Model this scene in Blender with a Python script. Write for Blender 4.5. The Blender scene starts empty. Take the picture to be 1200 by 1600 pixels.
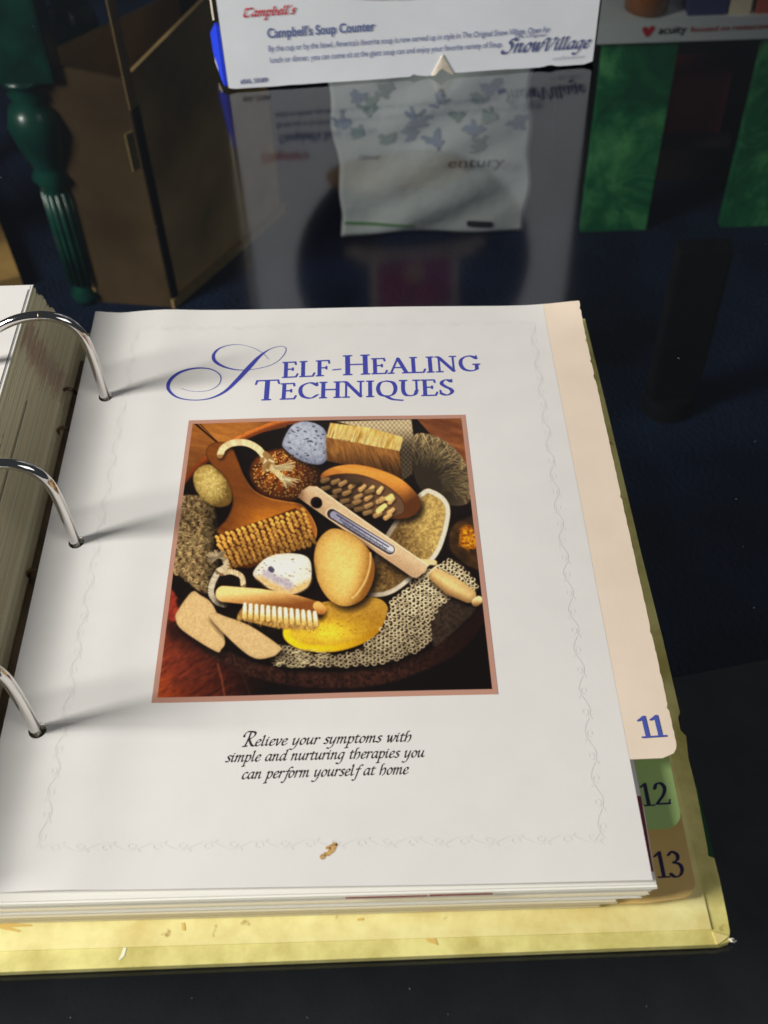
import bpy, bmesh, math, random
import numpy as np
from mathutils import Vector, Matrix

random.seed(7)
rng = np.random.default_rng(11)
scene = bpy.context.scene
col = scene.collection

# ------------------------------------------------------------------ camera
def _rot(yaw, pitch, roll):
    cz, sz = math.cos(yaw), math.sin(yaw); cp, sp = math.cos(pitch), math.sin(pitch); cr, sr = math.cos(roll), math.sin(roll)
    return (np.array([[cz, -sz, 0], [sz, cz, 0], [0, 0, 1]]) @ np.array([[1, 0, 0], [0, cp, -sp], [0, sp, cp]])
            @ np.array([[cr, -sr, 0], [sr, cr, 0], [0, 0, 1]]))
CAM = np.array([.140, -.421, .363]); FPX = 1749.; CM = _rot(.014, .708, -.041)
cam_data = bpy.data.cameras.new('camera')
cam_data.sensor_fit = 'VERTICAL'; cam_data.sensor_height = 36; cam_data.sensor_width = 27
cam_data.lens = FPX / 1600 * 36
cam_data.clip_start = 0.01; cam_data.clip_end = 60
cam_data.dof.use_dof = True; cam_data.dof.focus_distance = 0.445; cam_data.dof.aperture_fstop = 17
cam = bpy.data.objects.new('camera', cam_data); col.objects.link(cam)
mw = Matrix([list(CM[i]) + [CAM[i]] for i in range(3)] + [[0, 0, 0, 1]])
cam.matrix_world = mw
scene.camera = cam

# ------------------------------------------------------------------ world, lamps, exposure
world = bpy.data.worlds.new("World"); scene.world = world; world.use_nodes = True
world.node_tree.nodes['Background'].inputs[0].default_value = (0.82, 0.9, 1.0, 1)
world.node_tree.nodes['Background'].inputs[1].default_value = 0.045
scene.view_settings.view_transform = 'Standard'; scene.view_settings.look = 'None'
scene.view_settings.exposure = 0; scene.view_settings.gamma = 1

def area(name, loc, target, sx, sy, power, color):
    d = bpy.data.lights.new(name, 'AREA'); d.shape = 'RECTANGLE'; d.size = sx; d.size_y = sy
    d.energy = power; d.color = color
    o = bpy.data.objects.new(name, d); col.objects.link(o); o.location = loc
    o.rotation_euler = (Vector(target) - Vector(loc)).to_track_quat('-Z', 'Y').to_euler()
    return o
area('window_light', (-1.45, -0.42, 0.78), (0.08, -0.1, 0.02), 0.5, 0.65, 55, (1.0, 0.975, 0.915))
area('fill_light', (1.05, -1.15, 1.25), (0.1, 0.1, 0.0), 1.2, 0.8, 6.5, (1.0, 0.985, 0.96))  # added fill with no lamp behind it, brightens faces turned right

def ray(x, y): return CM @ np.array([(x - 600) / FPX, (800 - y) / FPX, -1.])
def at(x, y, z):                                  # a point of the photograph on the level z
    d = ray(x, y); return CAM + d * (z - CAM[2]) / d[2]
def on_y(x, y, Y):                                # the same on the upright plane y = Y
    d = ray(x, y); return CAM + d * (Y - CAM[1]) / d[1]

# ------------------------------------------------------------------ colour and material helpers
def lin(c):
    c = np.asarray(c, float) / 255.
    return np.where(c <= .04045, c / 12.92, ((c + .055) / 1.055) ** 2.4)
def P(*c): return tuple(np.clip(lin(c) * 1.18, 0, .9))
_m = {}
def mat(name, color, rough=.5, metal=0., spec=.5, noise=None, bump=None, coat=0):
    """noise = (scale, amount 0..1, detail) varies the value; bump = (scale, strength)"""
    m = bpy.data.materials.new(name); m.use_nodes = True
    nt = m.node_tree; b = nt.nodes['Principled BSDF']
    b.inputs['Base Color'].default_value = (*color, 1); b.inputs['Roughness'].default_value = rough
    b.inputs['Metallic'].default_value = metal; b.inputs['Specular IOR Level'].default_value = spec
    if coat: b.inputs['Coat Weight'].default_value = coat; b.inputs['Coat Roughness'].default_value = .1
    tc = nt.nodes.new('ShaderNodeTexCoord')
    if noise:
        n = nt.nodes.new('ShaderNodeTexNoise'); n.inputs['Scale'].default_value = noise[0]; n.inputs['Detail'].default_value = noise[2] if len(noise) > 2 else 4
        nt.links.new(tc.outputs['Object'], n.inputs['Vector'])
        r = nt.nodes.new('ShaderNodeMapRange'); r.inputs[1].default_value = .3; r.inputs[2].default_value = .7
        r.inputs[3].default_value = 1 - noise[1]; r.inputs[4].default_value = 1 + noise[1] * .5
        nt.links.new(n.outputs['Fac'], r.inputs[0])
        v = nt.nodes.new('ShaderNodeVectorMath'); v.operation = 'SCALE'; v.inputs[0].default_value = color
        nt.links.new(r.outputs[0], v.inputs['Scale']); nt.links.new(v.outputs[0], b.inputs['Base Color'])
    if bump:
        n = nt.nodes.new('ShaderNodeTexNoise'); n.inputs['Scale'].default_value = bump[0]; n.inputs['Detail'].default_value = 5
        nt.links.new(tc.outputs['Object'], n.inputs['Vector'])
        bp = nt.nodes.new('ShaderNodeBump'); bp.inputs['Strength'].default_value = bump[1]; bp.inputs['Distance'].default_value = bump[2] if len(bump) > 2 else .001
        nt.links.new(n.outputs['Fac'], bp.inputs['Height']); nt.links.new(bp.outputs[0], b.inputs['Normal'])
    _m[name] = m
    return m
def attr_mat(name, rough=.5, bump=None, spec=.4):
    m = mat(name, (.8, .8, .8), rough, bump=bump, spec=spec); nt = m.node_tree
    a = nt.nodes.new('ShaderNodeAttribute'); a.attribute_name = 'Col'
    nt.links.new(a.outputs['Color'], nt.nodes['Principled BSDF'].inputs['Base Color'])
    return m

# ------------------------------------------------------------------ mesh helpers
def link(name, me, m=None, parent=None, smooth=False):
    o = bpy.data.objects.new(name, me); col.objects.link(o)
    if m is not None and not len(me.materials): me.materials.append(m)
    if parent is not None: o.parent = parent
    if smooth: me.polygons.foreach_set('use_smooth', [True] * len(me.polygons))
    return o
def raw(name, verts, faces, m, parent=None, smooth=False):
    me = bpy.data.meshes.new(name); me.from_pydata([tuple(map(float, v)) for v in verts], [], faces); me.update()
    return link(name, me, m, parent, smooth)
def bmobj(name, bm, m, parent=None, smooth=False):
    me = bpy.data.meshes.new(name); bmesh.ops.recalc_face_normals(bm, faces=bm.faces); bm.to_mesh(me); bm.free()
    return link(name, me, m, parent, smooth)
def tag(o, label=None, cat=None, group=None, kind=None):
    if label: o['label'] = label
    if cat: o['category'] = cat
    if group: o['group'] = group
    if kind: o['kind'] = kind
    return o
def empty(name, loc=(0, 0, 0)):
    # children are built in world coordinates, so the empty's offset is undone on them later
    o = bpy.data.objects.new(name, None); col.objects.link(o); o.location = loc; o.empty_display_size = .02
    return o
def settle(root):
    for c in root.children:
        c.location = c.location - root.location
def add_box(bm, lo, hi, rz=0, pivot=(0, 0), bevel=0):
    r = bmesh.ops.create_cube(bm, size=1); vs = r['verts']
    lo = Vector(lo); hi = Vector(hi); c = (lo + hi) / 2; s = hi - lo
    for v in vs: v.co = Vector((v.co.x * s.x + c.x, v.co.y * s.y + c.y, v.co.z * s.z + c.z))
    if bevel:
        es = list({e for v in vs for e in v.link_edges}); rr = bmesh.ops.bevel(bm, geom=es, offset=bevel, segments=2, affect='EDGES', profile=.7)
        vs = list({v for f in rr['faces'] for v in f.verts} | {v for v in vs if v.is_valid})
    if rz:
        bmesh.ops.rotate(bm, verts=vs, cent=(pivot[0], pivot[1], 0), matrix=Matrix.Rotation(rz, 3, 'Z'))
    return vs
def box(name, lo, hi, m, parent=None, rz=0, pivot=(0, 0), bevel=0):
    bm = bmesh.new(); add_box(bm, lo, hi, rz, pivot, bevel); return bmobj(name, bm, m, parent)
def prism(name, poly, z0, z1, m, parent=None):
    n = len(poly)
    v = [(p[0], p[1], z0) for p in poly] + [(p[0], p[1], z1) for p in poly]
    f = [tuple(range(n))[::-1], tuple(range(n, 2 * n))] + [(i, (i + 1) % n, n + (i + 1) % n, n + i) for i in range(n)]
    bm = bmesh.new(); vs = [bm.verts.new(p) for p in v]; [bm.faces.new([vs[i] for i in q]) for q in f]
    return bmobj(name, bm, m, parent)
def tube(name, pts, rad, m, parent=None, seg=20, cap=True):
    pts = [Vector(p) for p in pts]; rs = rad if hasattr(rad, '__len__') else [rad] * len(pts)
    bm = bmesh.new(); rings = []; prev = None
    for i, p in enumerate(pts):
        t = (pts[min(i + 1, len(pts) - 1)] - pts[max(i - 1, 0)]).normalized()
        if prev is None: a = t.orthogonal().normalized()
        else: a = (prev - t * prev.dot(t)).normalized()
        prev = a; b = t.cross(a)
        rings.append([bm.verts.new(p + (a * math.cos(k / seg * 6.28318531) + b * math.sin(k / seg * 6.28318531)) * rs[i]) for k in range(seg)])
    for A, B in zip(rings, rings[1:]):
        for k in range(seg): bm.faces.new((A[k], A[(k + 1) % seg], B[(k + 1) % seg], B[k]))
    if cap: bm.faces.new(rings[0][::-1]); bm.faces.new(rings[-1])
    return bmobj(name, bm, m, parent, True)
def catmull(pts, sub=8, closed=False):
    p = np.asarray(pts, float)
    if len(p) < 3: 
        t = np.linspace(0, 1, 2)[:, None]; return p[:1] * (1 - t) + p[1:] * t
    q = np.vstack([p[-1:], p, p[:2]]) if closed else np.vstack([2 * p[:1] - p[1:2], p, 2 * p[-1:] - p[-2:-1]])
    out = []
    for i in range(len(q) - 3):
        a, b, c, d = q[i:i + 4]
        for t in np.linspace(0, 1, sub, endpoint=False):
            out.append(.5 * (2 * b + (c - a) * t + (2 * a - 5 * b + 4 * c - d) * t * t + (3 * b - a - 3 * c + d) * t ** 3))
    if not closed: out.append(p[-1])
    return np.array(out)
def lathe(name, profile, m, parent=None, center=(0, 0), seg=40):
    bm = bmesh.new(); rings = []
    for r, z in profile:
        rings.append([bm.verts.new((center[0] + r * math.cos(k / seg * 6.28318531), center[1] + r * math.sin(k / seg * 6.28318531), z)) for k in range(seg)])
    for A, B in zip(rings, rings[1:]):
        for k in range(seg): bm.faces.new((A[k], A[(k + 1) % seg], B[(k + 1) % seg], B[k]))
    bm.faces.new(rings[0][::-1]); bm.faces.new(rings[-1])
    return bmobj(name, bm, m, parent, True)

# ------------------------------------------------------------------ ink: pen strokes turned into flat printed shapes
def march(F, x0, y0, cell):
    """region F < 0 as verts (n,2) and polygon lists"""
    ny, nx = F.shape
    ins = F < 0
    c = ins[:-1, :-1] * 1 + ins[:-1, 1:] * 2 + ins[1:, 1:] * 4 + ins[1:, :-1] * 8
    oh = nx * ny; ov = oh + ny * (nx - 1)
    T = {1: ['c0 e0 e3'], 2: ['c1 e1 e0'], 4: ['c2 e2 e1'], 8: ['c3 e3 e2'], 3: ['c0 c1 e1 e3'], 6: ['c1 c2 e2 e0'], 12: ['c2 c3 e3 e1'], 9: ['c3 c0 e0 e2'],
         7: ['c0 c1 c2 e2 e3'], 14: ['c1 c2 c3 e3 e0'], 13: ['c2 c3 c0 e0 e1'], 11: ['c3 c0 c1 e1 e2'], 15: ['c0 c1 c2 c3'], 5: ['c0 e0 e3', 'c2 e2 e1'], 10: ['c1 e1 e0', 'c3 e3 e2']}
    polys = []
    for k, ls in T.items():
        J, I = np.nonzero(c == k)
        if not len(J): continue
        ids = {'c0': J * nx + I, 'c1': J * nx + I + 1, 'c2': (J + 1) * nx + I + 1, 'c3': (J + 1) * nx + I,
               'e0': oh + J * (nx - 1) + I, 'e2': oh + (J + 1) * (nx - 1) + I, 'e3': ov + J * nx + I, 'e1': ov + J * nx + I + 1}
        for l in ls: polys.append(np.stack([ids[w] for w in l.split()], 1))
    if not polys: return np.zeros((0, 2)), []
    used = np.unique(np.concatenate([p.ravel() for p in polys]))
    V = np.zeros((len(used), 2))
    a = used < oh; V[a, 0] = used[a] % nx; V[a, 1] = used[a] // nx
    h = (used >= oh) & (used < ov); j, i = (used[h] - oh) // (nx - 1), (used[h] - oh) % (nx - 1)
    t = F[j, i] / (F[j, i] - F[j, i + 1]); V[h, 0] = i + t; V[h, 1] = j
    w = used >= ov; j, i = (used[w] - ov) // nx, (used[w] - ov) % nx
    t = F[j, i] / (F[j, i] - F[j + 1, i]); V[w, 0] = i; V[w, 1] = j + t
    V = V * cell + [x0, y0]
    faces = []
    for p in polys: faces += np.searchsorted(used, p).tolist()
    return V, faces
def ink(name, strokes, cell, m, parent, place, z):
    """strokes: (points n x 2, half widths, nib angle, thin/thick); place maps (x, y, z offset) to the world"""
    allp = np.vstack([s[0] for s in strokes]); wm = max(np.max(s[1]) for s in strokes) + 2 * cell
    x0, y0 = allp.min(0) - wm; x1, y1 = allp.max(0) + wm
    nx, ny = int((x1 - x0) / cell) + 2, int((y1 - y0) / cell) + 2
    F = np.full((ny, nx), 1e3)
    for pts, w, ang, rat in strokes:
        pts = np.asarray(pts, float); w = np.broadcast_to(np.asarray(w, float), (len(pts),))
        ca, sa = math.cos(ang), math.sin(ang)
        for k in range(len(pts) - 1):
            a, b = pts[k], pts[k + 1]; r = max(w[k], w[k + 1]) + 2 * cell
            i0 = max(0, int((min(a[0], b[0]) - r - x0) / cell)); i1 = min(nx, int((max(a[0], b[0]) + r - x0) / cell) + 2)
            j0 = max(0, int((min(a[1], b[1]) - r - y0) / cell)); j1 = min(ny, int((max(a[1], b[1]) + r - y0) / cell) + 2)
            X = x0 + np.arange(i0, i1) * cell; Y = (y0 + np.arange(j0, j1) * cell)[:, None]
            wx = lambda px, py: (px * ca + py * sa, (-px * sa + py * ca) / rat)
            A = wx(*a); B = wx(*b); U, V = wx(X[None, :] + 0 * Y, Y + 0 * X[None, :])
            dx, dy = B[0] - A[0], B[1] - A[1]; L = dx * dx + dy * dy + 1e-18
            t = np.clip(((U - A[0]) * dx + (V - A[1]) * dy) / L, 0, 1)
            d = np.hypot(U - A[0] - t * dx, V - A[1] - t * dy) - (w[k] + (w[k + 1] - w[k]) * t)
            F[j0:j1, i0:i1] = np.minimum(F[j0:j1, i0:i1], d)
    F[np.abs(F) < 1e-9] = 1e-9
    V, faces = march(F, x0, y0, cell)
    W = place(V[:, 0], V[:, 1], z)
    return raw(name, W, faces, m, parent)

SC = lambda *p: [tuple(q) for q in p]
ITAL = {  # x height = 1
 'a': (.85, [[(.62, .93), (.36, 1.0), (.12, .7), (.06, .3), (.2, .02), (.4, .15), (.62, .6)], [(.65, 1.0), (.6, .3), (.68, .03), (.85, .17)]]),
 'b': (.74, [[(.0, 1.78), (.13, 1.9), (.08, .25), (.25, .02), (.5, .2), (.6, .7), (.42, .98), (.12, .6)]]),
 'c': (.64, [[(.57, .85), (.4, 1.0), (.15, .8), (.06, .35), (.2, .02), (.4, .05), (.6, .25)]]),
 'd': (.87, [[(.62, .93), (.36, 1.0), (.12, .7), (.06, .3), (.2, .02), (.4, .15), (.62, .6)], [(.58, 1.82), (.72, 1.95), (.63, .3), (.7, .03), (.87, .17)]]),
 'e': (.66, [[(.08, .45), (.38, .56), (.56, .8), (.4, 1.0), (.15, .8), (.06, .35), (.2, .02), (.4, .05), (.62, .25)]]),
 'f': (.52, [[(.85, 1.75), (.7, 1.92), (.5, 1.6), (.36, .5), (.25, -.4), (.1, -.75), (-.12, -.65)], [(.12, .95), (.68, .97)]]),
 'g': (.82, [[(.62, .93), (.36, 1.0), (.12, .7), (.06, .3), (.2, .02), (.4, .15), (.62, .6)], [(.65, 1.0), (.58, .2), (.5, -.4), (.25, -.75), (-.08, -.6)]]),
 'h': (.82, [[(.35, 1.95), (.15, 1.85), (.1, 1.0), (.08, 0)], [(.1, .5), (.38, .95), (.6, .92), (.64, .5), (.55, .1), (.4, -.08)]]),
 'i': (.42, [[(.0, .85), (.13, 1.0), (.1, .3), (.18, .03), (.36, .17)], [(.17, 1.48), (.22, 1.42)]]),
 'l': (.42, [[(.0, 1.78), (.14, 1.93), (.1, .3), (.18, .03), (.37, .17)]]),
 'm': (1.2, [[(.0, .85), (.13, 1.0), (.08, 0)], [(.1, .5), (.36, .95), (.52, .92), (.5, .4), (.48, 0)], [(.5, .5), (.76, .95), (.92, .92), (.9, .3), (.98, .03), (1.15, .17)]]),
 'n': (.84, [[(.0, .85), (.13, 1.0), (.08, 0)], [(.1, .5), (.36, .95), (.54, .92), (.52, .3), (.6, .03), (.78, .17)]]),
 'o': (.72, [[(.36, 1.0), (.12, .76), (.06, .35), (.22, .0), (.5, .2), (.62, .65), (.44, .97), (.3, .98)]]),
 'p': (.78, [[(.0, .85), (.15, 1.0), (.1, 0), (.05, -.75)], [(-.12, -.75), (.22, -.72)], [(.12, .6), (.36, .97), (.6, .85), (.63, .4), (.42, .02), (.13, .1)]]),
 'r': (.56, [[(.0, .85), (.13, 1.0), (.08, 0)], [(.1, .5), (.3, .92), (.5, .98), (.56, .84)]]),
 's': (.58, [[(.52, .9), (.32, 1.0), (.13, .82), (.3, .55), (.46, .3), (.3, .02), (.0, .12)]]),
 't': (.5, [[(.2, 1.4), (.12, .3), (.22, .02), (.45, .15)], [(.0, .97), (.47, 1.0)]]),
 'u': (.86, [[(.0, .85), (.13, 1.0), (.1, .3), (.2, .02), (.4, .2), (.6, .7)], [(.64, 1.0), (.58, .3), (.68, .03), (.84, .17)]]),
 'v': (.68, [[(.0, .9), (.12, 1.0), (.22, .0), (.5, .5), (.62, .9), (.52, 1.0)]]),
 'w': (1.02, [[(.0, .9), (.12, 1), (.2, .0), (.45, .6), (.5, .95), (.55, .1), (.62, .0), (.88, .5), (.97, .9), (.86, 1.0)]]),
 'y': (.82, [[(.0, .85), (.13, 1.0), (.1, .3), (.2, .02), (.4, .2), (.6, .7)], [(.64, 1.0), (.56, .1), (.4, -.5), (.15, -.75), (-.12, -.65)]]),
 'R': (1.5, [[(.0, 1.5), (-.1, 1.75), (.15, 2.25), (.7, 2.3), (1.15, 2.1), (1.18, 1.65), (.85, 1.25), (.5, 1.2)], [(.62, 2.3), (.55, 1.2), (.4, 0)], [(.15, 0), (.65, .02)], [(.6, 1.2), (.95, .5), (1.25, .08), (1.5, .03)]]),
 'C': (1.25, [[(1.15, 1.6), (1.0, 1.9), (.6, 1.8), (.2, 1.1), (.15, .4), (.45, .0), (.85, .1), (1.1, .45)], [(.0, 1.5), (.15, 1.85), (.5, 1.75)]]),
 'S': (1.0, [[(1.0, 1.6), (.8, 1.95), (.45, 1.8), (.4, 1.4), (.65, 1.0), (.75, .5), (.5, .05), (.1, .0), (-.1, .3)]]),
 'V': (1.3, [[(-.1, 1.5), (.1, 1.9), (.4, 1.8), (.42, .8), (.5, .0), (1.0, .9), (1.2, 1.7), (1.05, 1.95), (.9, 1.7)]]),
 "'": (.3, [[(.15, 1.95), (.08, 1.55)]]), ' ': (.5, []), '.': (.35, [[(.1, .05), (.14, .0)]]),
}
def ital(text, slant=.2, nib=.122, ang=.70, rat=.26, gap=.06, asc=.62):
    out = []; x = 0
    for ch in text:
        adv, st = ITAL[ch]
        for s in st:
            q = catmull(s, 7); yy = q[:, 1]; q[:, 1] = yy if ch == 'R' else np.where(yy > 1, 1 + (yy - 1) * asc, np.where(yy < 0, yy * .95, yy)); q = np.stack([q[:, 0] + x + q[:, 1] * slant, q[:, 1]], 1)
            out.append((q, nib * (1.25 if ch == 'R' else 1), ang, rat))
        x += adv + gap
    return out, x
n_, t_ = 'n', 't'
ROM = {  # cap height = 1; n = broad nib stroke, t = fine stroke
 'E': (.74, [(n_, [(.15, .02), (.15, .98)]), (t_, [(.02, 1), (.58, 1)]), (t_, [(.58, 1), (.6, .84)]), (t_, [(.15, .53), (.47, .53)]), (t_, [(.47, .6), (.47, .45)]), (t_, [(.02, 0), (.62, 0)]), (t_, [(.62, 0), (.69, .19)])]),
 'L': (.7, [(n_, [(.15, .02), (.15, .98)]), (t_, [(.02, 1), (.3, 1)]), (t_, [(.02, 0), (.6, 0)]), (t_, [(.6, 0), (.67, .2)])]),
 'F': (.68, [(n_, [(.15, .02), (.15, .98)]), (t_, [(.02, 1), (.58, 1)]), (t_, [(.58, 1), (.6, .82)]), (t_, [(.15, .52), (.47, .52)]), (t_, [(.47, .6), (.47, .44)]), (t_, [(.02, 0), (.32, 0)])]),
 '-': (.46, [(n_, [(.08, .36), (.36, .38)])]),
 'H': (.98, [(n_, [(.16, .02), (.16, .98)]), (n_, [(.8, .02), (.8, .98)]), (t_, [(.02, 1), (.3, 1)]), (t_, [(.02, 0), (.3, 0)]), (t_, [(.66, 1), (.94, 1)]), (t_, [(.66, 0), (.94, 0)]), (t_, [(.16, .52), (.8, .52)])]),
 'A': (.92, [(t_, [(.08, 0), (.42, 1)]), (n_, [(.42, .98), (.78, .02)]), (t_, [(.2, .36), (.62, .36)]), (t_, [(-.04, 0), (.2, 0)]), (t_, [(.62, 0), (.94, 0)])]),
 'I': (.38, [(n_, [(.17, .02), (.17, .98)]), (t_, [(.03, 1), (.31, 1)]), (t_, [(.03, 0), (.31, 0)])]),
 'N': (1.0, [(t_, [(.15, 0), (.15, 1)]), (n_, [(.15, .97), (.8, .03)]), (t_, [(.8, 0), (.8, 1)]), (t_, [(.02, 0), (.29, 0)]), (t_, [(.67, 1), (.93, 1)]), (t_, [(.0, 1), (.15, 1)])]),
 'G': (1.0, [(n_, [(.82, .82), (.62, .98), (.4, .98), (.15, .8), (.09, .48), (.2, .15), (.45, .01), (.65, .02), (.8, .1)]), (n_, [(.81, .1), (.81, .4)]), (t_, [(.66, .43), (.95, .43)]), (t_, [(.82, .8), (.83, .99)])]),
 'T': (.84, [(n_, [(.4, .02), (.4, .98)]), (t_, [(.02, 1), (.78, 1)]), (t_, [(.03, 1), (-.01, .82)]), (t_, [(.77, 1), (.82, .82)]), (t_, [(.26, 0), (.54, 0)])]),
 'C': (.9, [(n_, [(.82, .82), (.62, .98), (.4, .98), (.15, .8), (.09, .48), (.2, .15), (.45, .01), (.65, .03), (.85, .2)]), (t_, [(.82, .8), (.83, .99)])]),
 'Q': (1.0, [(n_, [(.47, .99), (.2, .88), (.09, .5), (.2, .12), (.47, .01), (.76, .12), (.87, .5), (.76, .88), (.47, .99)]), (n_, [(.45, .0), (.72, -.2), (1.15, -.28)])]),
 'U': (.93, [(n_, [(.17, .98), (.16, .35), (.27, .06), (.47, .01), (.68, .08), (.76, .35)]), (t_, [(.76, .35), (.76, 1)]), (t_, [(.02, 1), (.32, 1)]), (t_, [(.62, 1), (.9, 1)])]),
 'S': (.68, [(n_, [(.54, .86), (.38, .99), (.18, .93), (.12, .73), (.3, .53), (.5, .38), (.56, .18), (.38, .01), (.2, .02), (.07, .12)]), (t_, [(.54, .85), (.56, 1)]), (t_, [(.07, .11), (.04, .3)])]),
 '1': (.6, [(n_, [(.33, .02), (.33, .98)]), (n_, [(.1, .82), (.33, .97)]), (t_, [(.08, 0), (.58, 0)])]),
 '2': (.7, [(n_, [(.1, .72), (.2, .94), (.4, .97), (.53, .76), (.42, .45), (.08, .06)]), (n_, [(.08, .05), (.6, .05)]), (t_, [(.58, .03), (.66, .22)])]),
 '3': (.66, [(n_, [(.1, .84), (.27, .97), (.48, .86), (.47, .66), (.26, .55)]), (n_, [(.26, .55), (.52, .46), (.57, .22), (.4, .02), (.16, .0), (.04, .12)])]),
}
def roman(text, small=.79, big=(), nib=.088, fine=.036, ang=.26, rat=.42, gap=.05):
    out = []; x = 0
    for k, ch in enumerate(text):
        s = 1. if k in big else small
        adv, st = ROM[ch]
        for kind, pts in st:
            q = catmull(pts, 7) * s + [x, 0]
            out.append((q, nib * s, ang, rat) if kind == 'n' else (q, fine, 0, 1.))
        x += (adv + gap) * s
    return out, x - gap * small
def fit(strokes, width, P0, P1, h, up):
    """lay a line of letters from P0 to P1, unit height h along up"""
    P0 = np.asarray(P0)[:2]; d = np.asarray(P1)[:2] - P0; L = np.linalg.norm(d); ex = d / L; ey = np.array([-ex[1], ex[0]])
    sx = L / width; out = []
    for q, w, a, r in strokes:
        v = P0 + np.outer(q[:, 0] * sx, ex) + np.outer(q[:, 1] * h, ey)
        out.append((v, np.broadcast_to(np.asarray(w) * (sx * .5 + h * .5), (len(v),)), a + math.atan2(ex[1], ex[0]), r))
    return out
def text_mesh(name, s, origin, ux, uy, height, width=None, m=None, parent=None, shear=0., bold=0., nrm=None, lift=.0003):
    cu = bpy.data.curves.new(name, 'FONT'); cu.body = s; cu.size = 1; cu.shear = shear; cu.offset = bold; cu.resolution_u = 3
    o = bpy.data.objects.new(name + '_src', cu); col.objects.link(o)
    dg = bpy.context.evaluated_depsgraph_get(); me = bpy.data.meshes.new_from_object(o.evaluated_get(dg))
    bpy.data.objects.remove(o); bpy.data.curves.remove(cu)
    n = len(me.vertices); a = np.zeros(n * 3); me.vertices.foreach_get('co', a); a = a.reshape(-1, 3)
    sy = height / .73; sx = sy if width is None else width / (a[:, 0].max() - a[:, 0].min())
    x = (a[:, 0] - a[:, 0].min()) * sx; y = a[:, 1] * sy
    ux = np.asarray(ux, float); uy = np.asarray(uy, float); nn = np.cross(ux, uy) if nrm is None else np.asarray(nrm)
    w = np.asarray(origin) + np.outer(x, ux) + np.outer(y, uy) + nn * lift
    me.vertices.foreach_set('co', w.ravel()); me.materials.clear(); me.update(); me.name = name
    return link(name, me, m, parent)

# ------------------------------------------------------------------ setting: the floor
ZF = -.42
m_carpet = mat('carpet', (.010, .021, .052), .95, spec=.1, noise=(7, .8, 9), bump=(260, 1., .006))
bm = bmesh.new(); add_box(bm, (-3, -3, ZF - .05), (3, 4, ZF))
tag(bmobj('floor', bm, m_carpet), kind='structure')

# ------------------------------------------------------------------ the smoked glass table
m_glass = bpy.data.materials.new('smoked_glass'); m_glass.use_nodes = True
nt = m_glass.node_tree; nt.nodes.clear()
out = nt.nodes.new('ShaderNodeOutputMaterial'); mx = nt.nodes.new('ShaderNodeMixShader')
tr = nt.nodes.new('ShaderNodeBsdfTransparent'); tr.inputs[0].default_value = (.82, .83, .832, 1)
gl = nt.nodes.new('ShaderNodeBsdfGlossy'); gl.inputs['Roughness'].default_value = .10; gl.inputs[0].default_value = (.95, .96, 1, 1)
fr = nt.nodes.new('ShaderNodeFresnel'); fr.inputs[0].default_value = 1.9
# the pane reflects at its upper face only: straight-through light inside the slab is not mirrored back
geo = nt.nodes.new('ShaderNodeNewGeometry'); inv = nt.nodes.new('ShaderNodeMath'); inv.operation = 'SUBTRACT'; inv.inputs[0].default_value = 1
mul = nt.nodes.new('ShaderNodeMath'); mul.operation = 'MULTIPLY'
nt.links.new(geo.outputs['Backfacing'], inv.inputs[1]); nt.links.new(inv.outputs[0], mul.inputs[0]); nt.links.new(fr.outputs[0], mul.inputs[1])
nt.links.new(mul.outputs[0], mx.inputs[0]); nt.links.new(tr.outputs[0], mx.inputs[1]); nt.links.new(gl.outputs[0], mx.inputs[2]); nt.links.new(mx.outputs[0], out.inputs[0])
m_black = mat('black_paint', (.006, .0055, .006), .75, spec=.15, noise=(30, .4), bump=(200, .3))
m_blackboard = mat('black_board', (.044, .046, .050), .75, noise=(40, .35), bump=(500, .2))

table = empty('glass_table', (.12, .05, ZF))
tag(table, 'smoked black glass table under the open ring binder, reflecting the white box', 'table')
GX0, GX1, GY0, GY1 = -.50, .78, -.62, .62
box('glass_top', (GX0, GY0, -.008), (GX1, GY1, 0), m_glass, table, bevel=.0015)
bs = [at(1000, 1070, -.12), at(1200, 1030, -.12)]
k = (bs[1][1] - bs[0][1]) / (bs[1][0] - bs[0][0])
xa, xb = GX0 + .05, GX1 - .05
prism('lower_shelf', [(xa, bs[0][1] + k * (xa - bs[0][0])), (xa, GY0 + .04), (xb, GY0 + .04), (xb, bs[0][1] + k * (xb - bs[0][0]))], -.14, -.12, m_blackboard, table)
for x in (GX0 + .03, GX1 - .03):
    for y in (GY0 + .03, GY1 - .03):
        box('leg', (x - .02, y - .02, ZF), (x + .02, y + .02, -.008), m_black, table, bevel=.003)
settle(table)

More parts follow.
